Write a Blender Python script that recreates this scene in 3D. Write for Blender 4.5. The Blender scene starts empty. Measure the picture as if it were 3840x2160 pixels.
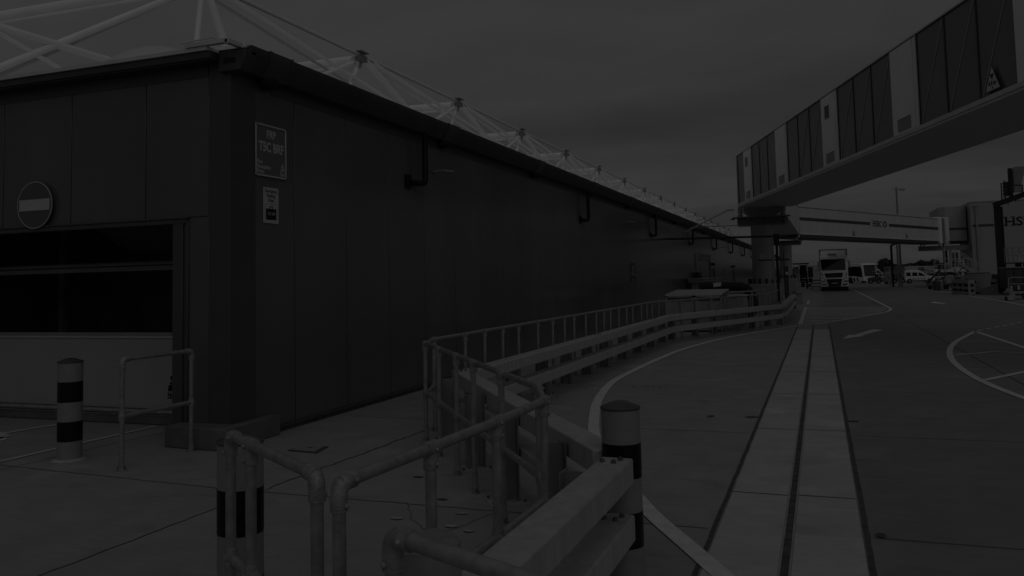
import bpy, bmesh, math, random
from mathutils import Vector, Matrix
random.seed(7)
S = bpy.context.scene
COL = S.collection
R = math.radians
# ------------------------------------------------------------------ camera
def make_camera():
    cd = bpy.data.cameras.new('camera'); co = bpy.data.objects.new('camera', cd); COL.objects.link(co)
    yaw, pitch, roll = R(20.43679936), R(3.71252192), R(-1.33100763)
    fw = Vector((-math.sin(yaw)*math.cos(pitch), math.cos(yaw)*math.cos(pitch), math.sin(pitch)))
    r = Vector((math.cos(yaw), math.sin(yaw), 0)); u = r.cross(fw)
    r2 = r*math.cos(roll) + u*math.sin(roll); u2 = u*math.cos(roll) - r*math.sin(roll)
    m = Matrix((( r2.x, u2.x, -fw.x, 0.0), (r2.y, u2.y, -fw.y, 0.0), (r2.z, u2.z, -fw.z, 1.8), (0, 0, 0, 1)))
    co.matrix_world = m
    cd.sensor_width = 36.0; cd.sensor_fit = 'HORIZONTAL'
    cd.lens = 3078.9947/3840*36.0
    cd.shift_y = -(1080-848.1375)/3840.0
    cd.clip_start = 0.05; cd.clip_end = 5000
    S.camera = co
make_camera()
# ------------------------------------------------------------------ sky, sun, exposure
SUN_EL, SUN_AZ = R(38), R(145)      # behind thin cloud, behind and right of the viewer
def make_world():
    w = bpy.data.worlds.new('World'); S.world = w; w.use_nodes = True
    nt = w.node_tree; N = nt.nodes; L = nt.links
    for n in list(N): N.remove(n)
    out = N.new('ShaderNodeOutputWorld'); bg = N.new('ShaderNodeBackground'); bg.inputs[1].default_value = 0.1
    L.new(bg.outputs[0], out.inputs[0])
    sky = N.new('ShaderNodeTexSky'); sky.sky_type = 'NISHITA'; sky.sun_disc = False
    sky.sun_elevation = SUN_EL; sky.sun_rotation = SUN_AZ; sky.dust_density = 3.0
    bw = N.new('ShaderNodeRGBToBW'); L.new(sky.outputs[0], bw.inputs[0])
    tc = N.new('ShaderNodeTexCoord')
    sep = N.new('ShaderNodeSeparateXYZ'); L.new(tc.outputs['Generated'], sep.inputs[0])
    # overcast cloud deck: direction projected on a flat layer
    mx = N.new('ShaderNodeMath'); mx.operation = 'MAXIMUM'; mx.inputs[1].default_value = 0.0; L.new(sep.outputs[2], mx.inputs[0])
    ad = N.new('ShaderNodeMath'); ad.operation = 'ADD'; ad.inputs[1].default_value = 0.16; L.new(mx.outputs[0], ad.inputs[0])
    dx = N.new('ShaderNodeMath'); dx.operation = 'DIVIDE'; L.new(sep.outputs[0], dx.inputs[0]); L.new(ad.outputs[0], dx.inputs[1])
    dy = N.new('ShaderNodeMath'); dy.operation = 'DIVIDE'; L.new(sep.outputs[1], dy.inputs[0]); L.new(ad.outputs[0], dy.inputs[1])
    cb = N.new('ShaderNodeCombineXYZ'); L.new(dx.outputs[0], cb.inputs[0]); L.new(dy.outputs[0], cb.inputs[1])
    mp = N.new('ShaderNodeMapping'); mp.inputs['Location'].default_value = (1.7, 9.2, 0); mp.inputs['Rotation'].default_value = (0, 0, R(20))
    mp.inputs['Scale'].default_value = (0.62, 1.0, 1)
    L.new(cb.outputs[0], mp.inputs[0])
    n1 = N.new('ShaderNodeTexNoise'); n1.inputs['Scale'].default_value = 0.75; n1.inputs['Detail'].default_value = 5; n1.inputs['Roughness'].default_value = 0.42
    n1.inputs['Distortion'].default_value = 0.5
    L.new(mp.outputs[0], n1.inputs[0])
    mr = N.new('ShaderNodeMapRange'); mr.inputs[1].default_value = 0.38; mr.inputs[2].default_value = 0.62; mr.inputs[3].default_value = 0.80; mr.inputs[4].default_value = 1.20
    L.new(n1.outputs[0], mr.inputs[0])
    # overcast luminance rises towards the zenith
    gz = N.new('ShaderNodeMapRange'); gz.interpolation_type = 'SMOOTHSTEP'
    gz.inputs[1].default_value = 0.30; gz.inputs[2].default_value = 1.0; gz.inputs[3].default_value = 1.0; gz.inputs[4].default_value = 1.6
    L.new(sep.outputs[2], gz.inputs[0])
    n2 = N.new('ShaderNodeTexNoise'); n2.inputs['Scale'].default_value = 2.6; n2.inputs['Detail'].default_value = 6; n2.inputs['Roughness'].default_value = 0.5; n2.inputs['Distortion'].default_value = 0.8
    L.new(mp.outputs[0], n2.inputs[0])
    r2 = N.new('ShaderNodeMapRange'); r2.inputs[1].default_value = 0.3; r2.inputs[2].default_value = 0.7; r2.inputs[3].default_value = 0.91; r2.inputs[4].default_value = 1.09; L.new(n2.outputs[0], r2.inputs[0])
    m0 = N.new('ShaderNodeMath'); m0.operation = 'MULTIPLY'; L.new(mr.outputs[0], m0.inputs[0]); L.new(r2.outputs[0], m0.inputs[1])
    m1 = N.new('ShaderNodeMath'); m1.operation = 'MULTIPLY'; L.new(m0.outputs[0], m1.inputs[0]); L.new(gz.outputs[0], m1.inputs[1])
    # cloud is brighter around the hidden sun
    sd = (math.sin(SUN_AZ)*math.cos(SUN_EL), math.cos(SUN_AZ)*math.cos(SUN_EL), math.sin(SUN_EL))
    dt = N.new('ShaderNodeVectorMath'); dt.operation = 'DOT_PRODUCT'; dt.inputs[1].default_value = (sd[0]*1.0, sd[1]*1.0, sd[2]); L.new(tc.outputs['Generated'], dt.inputs[0])
    gl = N.new('ShaderNodeMapRange'); gl.interpolation_type = 'SMOOTHSTEP'; gl.inputs[1].default_value = 0.1; gl.inputs[2].default_value = 1.0; gl.inputs[3].default_value = 5.9; gl.inputs[4].default_value = 15.0
    L.new(dt.outputs['Value'], gl.inputs[0])
    m2 = N.new('ShaderNodeMath'); m2.operation = 'MULTIPLY'; L.new(m1.outputs[0], m2.inputs[0]); L.new(gl.outputs[0], m2.inputs[1])
    mixn = N.new('ShaderNodeMix'); mixn.data_type = 'FLOAT'; mixn.inputs[0].default_value = 0.88
    L.new(bw.outputs[0], mixn.inputs[2]); L.new(m2.outputs[0], mixn.inputs[3])
    L.new(mixn.outputs[0], bg.inputs[0])
make_world()
def make_sun():
    ld = bpy.data.lights.new('sun', 'SUN'); ld.energy = 0.6; ld.angle = R(24); ld.color = (1, 1, 1)
    lo = bpy.data.objects.new('sun', ld); COL.objects.link(lo)
    d = Vector((math.sin(SUN_AZ)*math.cos(SUN_EL), math.cos(SUN_AZ)*math.cos(SUN_EL), math.sin(SUN_EL)))
    lo.rotation_euler = d.to_track_quat('Z', 'Y').to_euler(); lo.location = (0, 0, 60)
make_sun()
S.view_settings.view_transform = 'Standard'; S.view_settings.look = 'None'
S.view_settings.gamma = 1.0; S.view_settings.use_curve_mapping = False
S.view_settings.exposure = -4.2
try:
    S.cycles.max_bounces = 6; S.cycles.use_denoising = True
except Exception: pass
# ------------------------------------------------------------------ materials (monochrome place: neutral paints and metals)
MATS = {}
def mat(name, base, rough=0.6, metal=0.0, var=0.12, scale=3.0, bump=0.0, bscale=40.0, spec=0.5, stretch=(1, 1, 1), alpha=1.0, detail=6):
    if name in MATS: return MATS[name]
    m = bpy.data.materials.new(name); m.use_nodes = True; nt = m.node_tree; N = nt.nodes; L = nt.links
    b = N['Principled BSDF']; b.inputs['Roughness'].default_value = rough; b.inputs['Metallic'].default_value = metal
    b.inputs['Specular IOR Level'].default_value = spec
    tc = N.new('ShaderNodeTexCoord'); mp = N.new('ShaderNodeMapping'); mp.inputs['Scale'].default_value = stretch
    L.new(tc.outputs['Object'], mp.inputs[0])
    no = N.new('ShaderNodeTexNoise'); no.inputs['Scale'].default_value = scale; no.inputs['Detail'].default_value = detail; L.new(mp.outputs[0], no.inputs[0])
    cr = N.new('ShaderNodeMapRange'); cr.inputs[1].default_value = 0.28; cr.inputs[2].default_value = 0.72
    cr.inputs[3].default_value = base*(1-var); cr.inputs[4].default_value = base*(1+var); L.new(no.outputs[0], cr.inputs[0])
    L.new(cr.outputs[0], b.inputs['Base Color'])
    if bump > 0:
        n2 = N.new('ShaderNodeTexNoise'); n2.inputs['Scale'].default_value = bscale; n2.inputs['Detail'].default_value = 4; L.new(mp.outputs[0], n2.inputs[0])
        bp = N.new('ShaderNodeBump'); bp.inputs['Strength'].default_value = bump; bp.inputs['Distance'].default_value = 0.02
        L.new(n2.outputs[0], bp.inputs['Height']); L.new(bp.outputs[0], b.inputs['Normal'])
    MATS[name] = m; return m
def concrete(name, base, ystep=3.65, right=None):
    m = bpy.data.materials.new(name); m.use_nodes = True; nt = m.node_tree; N = nt.nodes; L = nt.links
    b = N['Principled BSDF']; b.inputs['Roughness'].default_value = 0.82; b.inputs['Specular IOR Level'].default_value = 0.3
    tc = N.new('ShaderNodeTexCoord'); pos = tc.outputs['Object']
    sep = N.new('ShaderNodeSeparateXYZ'); L.new(pos, sep.inputs[0])
    def math_(op, a, bb=None, c=None):
        n = N.new('ShaderNodeMath'); n.operation = op
        for i, v in enumerate((a, bb, c)):
            if v is None: continue
            if isinstance(v, (int, float)): n.inputs[i].default_value = v
            else: L.new(v, n.inputs[i])
        return n.outputs[0]
    def noise(scale, detail, stretch=(1, 1, 1), rough=0.55):
        mp = N.new('ShaderNodeMapping'); mp.inputs['Scale'].default_value = stretch; L.new(pos, mp.inputs[0])
        n = N.new('ShaderNodeTexNoise'); n.inputs['Scale'].default_value = scale; n.inputs['Detail'].default_value = detail; n.inputs['Roughness'].default_value = rough
        L.new(mp.outputs[0], n.inputs[0]); return n.outputs[0]
    # bay to bay tone differences
    fy = math_('FLOOR', math_('DIVIDE', math_('SUBTRACT', sep.outputs[1], 6.1), ystep))
    fx = math_('GREATER_THAN', sep.outputs[0], -0.27)
    fx2 = math_('GREATER_THAN', sep.outputs[0], 2.87); fx3 = math_('GREATER_THAN', sep.outputs[0], -4.65)
    cid = N.new('ShaderNodeCombineXYZ'); L.new(fy, cid.inputs[1])
    L.new(math_('ADD', math_('ADD', fx, fx2), fx3), cid.inputs[0])
    wn = N.new('ShaderNodeTexWhiteNoise'); wn.noise_dimensions = '2D'; L.new(cid.outputs[0], wn.inputs['Vector'])
    bay = math_('MULTIPLY_ADD', wn.outputs['Value'], 0.09, 0.955)
    big = math_('MULTIPLY_ADD', noise(0.35, 4), 0.3, 0.85)
    mid = math_('MULTIPLY_ADD', noise(2.3, 6, (1, 1, 1), 0.6), 0.44, 0.78)
    brush = math_('MULTIPLY_ADD', noise(9, 5, (0.35, 2.5, 1), 0.6), 0.3, 0.85)
    fine = math_('MULTIPLY_ADD', noise(90, 3), 0.26, 0.87)
    spots = N.new('ShaderNodeMapRange'); spots.inputs[1].default_value = 0.56; spots.inputs[2].default_value = 0.72; spots.inputs[3].default_value = 1.0; spots.inputs[4].default_value = 0.78
    L.new(noise(1.4, 7, (1, 1.8, 1), 0.65), spots.inputs[0])
    pale = N.new('ShaderNodeMapRange'); pale.inputs[1].default_value = 0.60; pale.inputs[2].default_value = 0.74; pale.inputs[3].default_value = 1.0; pale.inputs[4].default_value = 1.22
    mp = N.new('ShaderNodeMapping'); mp.inputs['Location'].default_value = (13, 5, 2); L.new(pos, mp.inputs[0])
    nn = N.new('ShaderNodeTexNoise'); nn.inputs['Scale'].default_value = 1.1; nn.inputs['Detail'].default_value = 8; L.new(mp.outputs[0], nn.inputs[0]); L.new(nn.outputs[0], pale.inputs[0])
    v = math_('MULTIPLY', bay, big); v = math_('MULTIPLY', v, mid); v = math_('MULTIPLY', v, brush); v = math_('MULTIPLY', v, fine)
    v = math_('MULTIPLY', v, spots.outputs[0]); v = math_('MULTIPLY', v, pale.outputs[0])
    if right is not None:
        st = N.new('ShaderNodeMapRange'); st.inputs[1].default_value = -0.3; st.inputs[2].default_value = 0.3; st.inputs[3].default_value = base; st.inputs[4].default_value = right
        L.new(sep.outputs[0], st.inputs[0]); v = math_('MULTIPLY', v, st.outputs[0])
    else: v = math_('MULTIPLY', v, base)
    L.new(v, b.inputs['Base Color'])
    bp = N.new('ShaderNodeBump'); bp.inputs['Strength'].default_value = 0.35; bp.inputs['Distance'].default_value = 0.006
    L.new(math_('ADD', noise(120, 3), noise(25, 4, (0.3, 3, 1))), bp.inputs['Height']); L.new(bp.outputs[0], b.inputs['Normal'])
    MATS[name] = m; return m
M_ground = concrete('apron_concrete', 0.295, right=0.215)
M_slab = concrete('precast_concrete', 0.43, ystep=3.0)
M_plinth = mat('plinth_concrete', 0.14, 0.8, var=0.2, scale=4, bump=0.3)
M_pier = mat('pier_concrete', 0.27, 0.75, var=0.12, scale=1.5, bump=0.15, stretch=(1, 1, .3))
M_joint = mat('joint_sealant', 0.07, 0.7, var=0.5, scale=9)
M_paint = mat('road_paint', 0.62, 0.6, var=0.14, scale=7, spec=0.3)
M_oldpaint = mat('worn_road_paint', 0.62, 0.7, var=0.4, scale=6, spec=0.3)
M_wall = mat('dark_wall_paint', 0.112, 0.19, var=0.13, scale=0.9, spec=0.6, stretch=(1,1,.25))
M_walltrim = mat('dark_trim_paint', 0.075, 0.42, var=0.1, scale=2)
M_gutter = mat('gutter_metal', 0.055, 0.5, var=0.15, scale=3)
M_eave = mat('white_eave_metal', 0.6, 0.5, var=0.1, scale=4)
M_galv = mat('galvanised_steel', 0.43, 0.5, metal=0.15, var=0.14, scale=9, bump=0.05, bscale=60, stretch=(1.5,1.5,.35))
M_tube = mat('galvanised_tube', 0.34, 0.36, metal=0.45, var=0.22, scale=18, bump=0.08, bscale=80)
M_fit = mat('cast_fitting', 0.31, 0.5, metal=0.3, var=0.25, scale=30, bump=0.25, bscale=90)
M_bpost = mat('dark_post_steel', 0.22, 0.55, metal=0.15, var=0.25, scale=8, stretch=(1,1,.4))  # set darker than the beam steel so the posts stand out
M_bolt = mat('bolt_steel', 0.12, 0.5, metal=0.3, var=0.3, scale=30)
M_black = mat('black_band', 0.006, 0.35, var=0.2, scale=10, spec=0.3)
M_boll = mat('reflective_band', 0.27, 0.5, var=0.08, scale=12)
M_cap = mat('bollard_cap', 0.07, 0.35, var=0.15, scale=10)
M_white = mat('white_paint', 0.62, 0.45, var=0.07, scale=3)
M_vwhite = mat('vehicle_white', 0.88, 0.3, var=0.04, scale=2)
M_white2 = mat('off_white_paint', 0.42, 0.5, var=0.1, scale=3)
M_bridgepanel = mat('bridge_white_panel', 0.84, 0.45, var=0.04, scale=2)
M_bridgegrey = mat('bridge_cladding', 0.56, 0.5, var=0.05, scale=1.2, stretch=(1, 1, .3))
M_glass = mat('tinted_glass', 0.135, 0.24, var=0.12, scale=.8, spec=0.6)
M_dglass = mat('dark_glass', 0.012, 0.08, var=0.1, scale=2, spec=0.6)
M_soffit = mat('soffit_metal', 0.58, 0.6, var=0.06, scale=2, stretch=(0.2, 6, 1))
M_dark = mat('dark_steel', 0.055, 0.5, var=0.2, scale=4)
M_vdark = mat('black_rubber', 0.012, 0.7, var=0.3, scale=8)
M_int = mat('unlit_interior', 0.30, 0.7, var=0.3, scale=2)
M_grey = mat('grey_paint', 0.22, 0.5, var=0.15, scale=3)
M_mid = mat('mid_grey_paint', 0.32, 0.5, var=0.15, scale=3)
M_fabric = mat('door_fabric', 0.34, 0.6, var=0.05, scale=1.5)
M_skirt = mat('door_skirt', 0.12, 0.6, var=0.25, scale=5)
M_signdk = mat('sign_field', 0.14, 0.5, var=0.05)
M_signmd = mat('sign_letters', 0.42, 0.5, var=0.05)
M_signlt = mat('sign_frame', 0.5, 0.5, var=0.08)
M_nosign = mat('no_entry_field', 0.10, 0.4, var=0.04)
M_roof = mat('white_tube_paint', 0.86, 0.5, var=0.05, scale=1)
M_grey2 = mat('grey_tube_paint', 0.55, 0.5, var=0.05)  # greyer version of the tube paint, for the rear tubes of the near pairs
M_bldg = mat('pier_building_cladding', 0.36, 0.55, var=0.04, scale=.5)
M_leaf = mat('foliage', 0.055, 0.8, var=0.5, scale=.8)
M_bark = mat('bark', 0.08, 0.9, var=0.3)
# ------------------------------------------------------------------ mesh builder
class MB:
    def __init__(s): s.v = []; s.f = []; s.sm = []
    def add(s, vs, fs, smooth=False):
        o = len(s.v); s.v += [Vector(p) for p in vs]; s.f += [tuple(i+o for i in f) for f in fs]; s.sm += [smooth]*len(fs); return s
    def box(s, x0, x1, y0, y1, z0, z1):
        return s.add([(x0,y0,z0),(x1,y0,z0),(x1,y1,z0),(x0,y1,z0),(x0,y0,z1),(x1,y0,z1),(x1,y1,z1),(x0,y1,z1)],
                     [(0,3,2,1),(4,5,6,7),(0,1,5,4),(1,2,6,5),(2,3,7,6),(3,0,4,7)])
    def beam(s, p0, p1, w, h, up=(0,0,1), off=(0,0)):
        p0 = Vector(p0); p1 = Vector(p1); d = (p1-p0).normalized(); up = Vector(up)
        if abs(d.dot(up)) > .98: up = Vector((0,1,0))
        r = d.cross(up).normalized(); u = r.cross(d)
        vs = []
        for p in (p0, p1):
            for a, b in ((-1,-1),(1,-1),(1,1),(-1,1)): vs.append(p + r*(a*w/2+off[0]) + u*(b*h/2+off[1]))
        return s.add(vs, [(0,3,2,1),(4,5,6,7),(0,1,5,4),(1,2,6,5),(2,3,7,6),(3,0,4,7)])
    def tube(s, pts, r, n=12, caps=True, r2=None):
        pts = [Vector(p) for p in pts]; rings = []; prev = None
        for i, p in enumerate(pts):
            if i == 0: d = pts[1]-p
            elif i == len(pts)-1: d = p-pts[i-1]
            else: d = (pts[i+1]-p).normalized() + (p-pts[i-1]).normalized()
            d.normalize()
            if prev is None:
                a = Vector((0,0,1)) if abs(d.z) < .9 else Vector((1,0,0))
                u = d.cross(a).normalized()
            else: u = (prev - d*prev.dot(d)).normalized()
            prev = u; w = d.cross(u)
            rr = r if r2 is None else r + (r2-r)*i/(len(pts)-1)
            k = 1.0
            if 0 < i < len(pts)-1:
                c = (pts[i+1]-p).normalized().dot((p-pts[i-1]).normalized()); k = 1/max(.5, math.sqrt(max(.01, (1+c)/2)))
            rings.append([p + (u*math.cos(2*math.pi*j/n) + w*math.sin(2*math.pi*j/n))*rr for j in range(n)])
        vs = [v for g in rings for v in g]; fs = []
        for i in range(len(rings)-1):
            for j in range(n): fs.append((i*n+j, i*n+(j+1)%n, (i+1)*n+(j+1)%n, (i+1)*n+j))
        s.add(vs, fs, True)
        if caps:
            o = len(s.v)-len(vs)
            s.f.append(tuple(o+j for j in range(n))[::-1]); s.sm.append(False)
            s.f.append(tuple(o+(len(rings)-1)*n+j for j in range(n))); s.sm.append(False)
        return s
    def lathe(s, prof, c, n=24, smooth=True, axis='z'):
        vs = []; fs = []
        for (r, z) in prof:
            for j in range(n):
                a = 2*math.pi*j/n
                p = (r*math.cos(a), r*math.sin(a), z)
                if axis == 'x': p = (p[2], p[0], p[1])
                if axis == 'y': p = (p[0], p[2], p[1])
                vs.append(Vector(c)+Vector(p))
        for i in range(len(prof)-1):
            for j in range(n): fs.append((i*n+j, i*n+(j+1)%n, (i+1)*n+(j+1)%n, (i+1)*n+j))
        o = len(s.v); s.add(vs, fs, smooth)
        s.f.append(tuple(o+j for j in range(n))[::-1]); s.sm.append(False)
        s.f.append(tuple(o+(len(prof)-1)*n+j for j in range(n))); s.sm.append(False)
        return s
    def ball(s, c, r, n=10, sq=(1,1,1)):
        prof = [(max(.0005, r*math.sin(math.pi*i/n)), -r*math.cos(math.pi*i/n)) for i in range(n+1)]
        o = len(s.v); s.lathe(prof, (0,0,0), n*2)
        for i in range(o, len(s.v)):
            v = s.v[i]; s.v[i] = Vector((v.x*sq[0], v.y*sq[1], v.z*sq[2]))+Vector(c)
        return s
    def prism(s, pts, ext):
        """polygon pts (3D, planar) extruded by vector ext"""
        pts = [Vector(p) for p in pts]; e = Vector(ext); n = len(pts)
        fs = [tuple(range(n))[::-1], tuple(range(n, 2*n))] + [(i, (i+1)%n, n+(i+1)%n, n+i) for i in range(n)]
        return s.add(pts+[p+e for p in pts], fs)
    def poly(s, pts): return s.add(pts, [tuple(range(len(pts)))])
    def xf(s, m, start=0):
        for i in range(start, len(s.v)): s.v[i] = m @ s.v[i]
        return s
    def build(s, name, m, parent=None, bevel=0.0, seg=1):
        me = bpy.data.meshes.new(name); off = Vector((0,0,0)); q = parent
        if parent is not None:
            while q.parent is not None: q = q.parent
            off = Vector(q.location)
        me.from_pydata([tuple(v-off) for v in s.v], [], s.f)
        for p, k in zip(me.polygons, s.sm): p.use_smooth = k
        bm = bmesh.new(); bm.from_mesh(me); bmesh.ops.recalc_face_normals(bm, faces=bm.faces); bm.to_mesh(me); bm.free()
        me.set_sharp_from_angle(angle=R(38))
        me.materials.append(m); ob = bpy.data.objects.new(name, me); COL.objects.link(ob)
        if parent is not None: ob.parent = parent
        if bevel > 0:
            b = ob.modifiers.new('bevel', 'BEVEL'); b.width = bevel; b.segments = seg; b.limit_method = 'ANGLE'; b.angle_limit = R(40)
        return ob
def thing(name, loc, label, cat, group=None):
    o = bpy.data.objects.new(name, None); COL.objects.link(o); o.location = loc; o.empty_display_size = .2
    o['label'] = label; o['category'] = cat
    if group: o['group'] = group
    return o
def tag(o, label, cat, group=None):
    o['label'] = label; o['category'] = cat
    if group: o['group'] = group
    return o
def struct(o): o['kind'] = 'structure'; return o
def dup(root, loc, label=None):
    def cp(o, par):
        c = o.copy(); COL.objects.link(c)
        if par is not None: c.parent = par
        for ch in [k for k in bpy.data.objects if k.parent == o and k != c]: cp(ch, c)
        return c
    r = cp(root, None); r.location = loc
    if label: r['label'] = label
    return r
def text(name, body, size, origin, xdir, ydir, m, parent, depth=0.004, align='CENTER', sx=1.0, bold=0.0):
    """lettering as a thin raised mesh; origin = baseline point, xdir/ydir = world axes of the sign face"""
    cu = bpy.data.curves.new(name, 'FONT'); cu.body = body; cu.size = size; cu.align_x = align; cu.extrude = depth/2; cu.offset = bold; cu.resolution_u = 3
    tmp = bpy.data.objects.new('tmp', cu); COL.objects.link(tmp); bpy.context.view_layer.update()
    dg = bpy.context.evaluated_depsgraph_get(); me = bpy.data.meshes.new_from_object(tmp.evaluated_get(dg))
    bpy.data.objects.remove(tmp); me.name = name
    X = Vector(xdir).normalized(); Y = Vector(ydir).normalized(); Z = X.cross(Y)
    off = Vector((0,0,0))
    if parent is not None:
        q = parent
        while q.parent is not None: q = q.parent
        off = Vector(q.location)
    for v in me.vertices: v.co = Vector(origin) + X*v.co.x*sx + Y*v.co.y + Z*v.co.z - off
    me.materials.clear(); me.materials.append(m)
    ob = bpy.data.objects.new(name, me); COL.objects.link(ob)
    if parent is not None: ob.parent = parent
    return ob
# ================================================================== SETTING
def strip(pts, w, z=0.004):
    """flat ribbon on the ground along pts; w width or list"""
    P = [Vector((p[0], p[1], 0)) for p in pts]; vs = []; fs = []
    for i, p in enumerate(P):
        d = (P[min(i+1, len(P)-1)] - P[max(i-1, 0)]).normalized(); n = Vector((-d.y, d.x, 0))
        ww = w[i] if isinstance(w, (list, tuple)) else w
        vs += [p+n*ww/2+Vector((0,0,z)), p-n*ww/2+Vector((0,0,z))]
    for i in range(len(P)-1): fs.append((2*i, 2*i+1, 2*i+3, 2*i+2))
    return vs, fs
def smoothpath(pts, k=6):
    out = []
    for i in range(len(pts)-1):
        p0 = pts[max(i-1,0)]; p1 = pts[i]; p2 = pts[i+1]; p3 = pts[min(i+2, len(pts)-1)]
        for j in range(k):
            t = j/k
            out.append(tuple(.5*((2*p1[a]) + (-p0[a]+p2[a])*t + (2*p0[a]-5*p1[a]+4*p2[a]-p3[a])*t*t + (-p0[a]+3*p1[a]-3*p2[a]+p3[a])*t**3) for a in range(2)))
    out.append(tuple(pts[-1])); return out
def rough(pts, step=0.12, amp=0.008):
    out = []
    for i in range(len(pts)-1):
        a = Vector(pts[i]); b = Vector(pts[i+1]); n = max(1, int((b-a).length/step))
        for j in range(n):
            q = a.lerp(b, j/n); out.append((q.x+random.uniform(-amp, amp), q.y+random.uniform(-amp, amp)))
    out.append(tuple(pts[-1])); return out
def build_ground():
    g = MB(); g.poly([(-2500,-600,0),(2500,-600,0),(2500,2500,0),(-2500,2500,0)]); struct(g.build('apron_ground', M_ground))
    # joints between the concrete bays
    j = MB()
    for y in (6.1,):
        j.add(*strip(rough([(-12, 6.44), (-8.04,6.23),(-5.12,6.06),(-0.83,6.06)]), 0.010))
    ys = [9.76+3.65*k for k in range(0, 20)]
    for y in ys: j.add(*strip([(-5.9, y), (-0.83, y)], 0.009)) if y < 28 else None
    for y in [6.15, 9.87]+[13.5+3.65*k for k in range(24)]: j.add(*strip([(0.27, y), (9.5, y+0.12)], 0.010 if y < 20 else .016))
    j.add(*strip([(2.865, -2), (2.865, 110)], 0.022))
    j.add(*strip(rough([(-4.72,3.0), (-4.69,4.4), (-4.68, 5.53), (-4.66,6.1)]), 0.011))
    c = rough([(-4.66,6.1),(-4.65,6.7),(-4.62,7.3),(-4.55,9.2)], .07, .02)
    j.add(*strip(c, [0.007+0.024*abs(math.sin(i*1.7))*(.3+.7*random.random()) for i in range(len(c))]))
    j.add(*strip(rough([(-7.86, 3), (-7.835,6.07),(-7.75,8.2)]), 0.009))
    j.add(*strip(rough([(-3.25,6.1),(-3.0,5.7),(-2.7,5.4),(-2.62,5.0)],.05,.012), 0.004))
    j.add(*strip(rough([(-2.45,6.0),(-2.55,5.6),(-2.75,5.2)],.05,.012), 0.005))
    struct(j.build('paving_joint', M_joint))
    # drainage channel of precast slabs with a slot
    d = MB()
    for k in range(-3, 8):
        y0 = 7.12+2.955*(k-1); y1 = y0+2.943
        if y1 > 30.2: y1 = 30.2
        if y0 >= 30.1: break
        d.box(-0.755, -0.318, y0, y1, -0.05, 0.006); d.box(-0.242, 0.192, y0+.02, y1+.02, -0.05, 0.006)
    struct(d.build('drainage_channel', M_slab, bevel=.003))
    s = MB()
    s.add(*strip([(-0.28,-2),(-0.28,30.2)], 0.078, 0.003))
    s.add(*strip(rough([(-0.783,-2),(-0.783,30.2)], .2, .004), 0.034, 0.004)); s.add(*strip(rough([(0.222,-2),(0.222,30.2)],.2,.004), 0.038, 0.004))
    for k in range(-3, 9):
        y = 7.115+2.955*(k-1); s.add(*strip([(-.755,y),(-.318,y-.01)], .018, .008)); s.add(*strip([(-.242,y+.02),(.192,y+.02)], .018, .008))
    struct(s.build('channel_sealant', M_joint))
    b = MB(); y = 0.5
    while y < 30: b.box(-0.30, -0.26, y, y+.03, .003, .0055); y += .34
    e = MB(); e.box(-.318,-.304,-2,30.2,.001,.0068); e.box(-.256,-.242,-2,30.2,.001,.0068)
    struct(e.build('channel_edging', M_mid)); struct(b.build('channel_web', M_dark))
    # painted lines
    p = MB()
    curve = smoothpath([(0.24,3.7),(-.34,4.64),(-.885,5.6),(-1.26,6.27),(-1.58,6.95),(-2.07,8.0),(-2.5,9.25),(-2.83,10.5),(-3.06,11.5),(-3.26,12.65),(-3.42,14.1),(-3.42,15.8),(-3.35,18.05),(-3.16,20.7),(-2.58,24),(-1.75,26.8),(-.85,29.35),(.2,31.6),(2.38,38.4),(2.95,41.5),(3.08,43.3)])
    p.add(*strip(curve, 0.136, 0.0105))
    p.add(*strip([(3.08,43.3),(3.1,56),(2.95,100),(2.9,150)], 0.13, 0.008))
    p.add(*strip([(-0.72,30.5),(-.75,45.4)], 0.15, 0.008)); p.add(*strip([(-0.73,49.5),(-.74,56.5)], 0.15, 0.008))
    p.add(*strip([(3.05,56),(-.3,49.3)], 0.12, 0.009)); p.add(*strip([(-.7,56.2),(3.0,56.05)], 0.2, 0.009))
    p.add(*strip([(9.0,20),(9.02,45.2),(9.25,51.2),(9.22,69.2),(8.87,90),(8.84,156)], 0.12, 0.008))
    p.add(*strip([(-8.25,3.5),(-8.2,6.4),(-8.2,7.1),(-8.17,8.5)], 0.075, 0.008))
    p.add(*strip(smoothpath([(-9.0,5.9),(-9.7,7.0),(-9.75,7.7),(-9.6,8.4)]), 0.09, 0.008))
    # traffic island outline
    isl = smoothpath([(2.56,13.2),(2.42,14.3),(2.33,15.6),(2.33,17.4),(2.45,19.2),(2.72,21.2),(3.1,23.1),(3.6,25),(4.1,26.85)])
    p.add(*strip(isl, [.12,]*len(isl), 0.008))
    p.add(*strip([(2.56,13.2),(2.95,11.0)], .12, .008))
    p.add(*strip([(4.1,26.8),(4.19,23.1),(4.23,21.4),(4.3,17)], .13, .008))
    p.add(*strip([(3.07,22.85),(3.59,23.25),(4.15,22.95)], .07, .009)); p.add(*strip([(2.46,19.3),(3.44,20.33),(4.2,19.95)], .09, .009))
    p.add(*strip([(2.4,15.15),(3.25,16.5),(4.3,18.2)], .12, .009))
    for k in range(6):
        a = k/6; b_ = a+.11; p.add(*strip([(4.2+2.08*a,27.15+4.5*a),(4.2+2.08*b_,27.15+4.5*b_)], .09, .008))
    p.poly([(0.485,23.755,.008),(0.863,25.088,.008),(1.039,25.196,.008),(1.737,27.515,.008),(1.455,27.765,.008),(0.84,25.32,.008),(0.695,25.35,.008)][::-1])
    p.poly([(1.132,24.994,.0085),(0.485,23.755,.0085),(0.863,25.3,.0085)])
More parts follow.
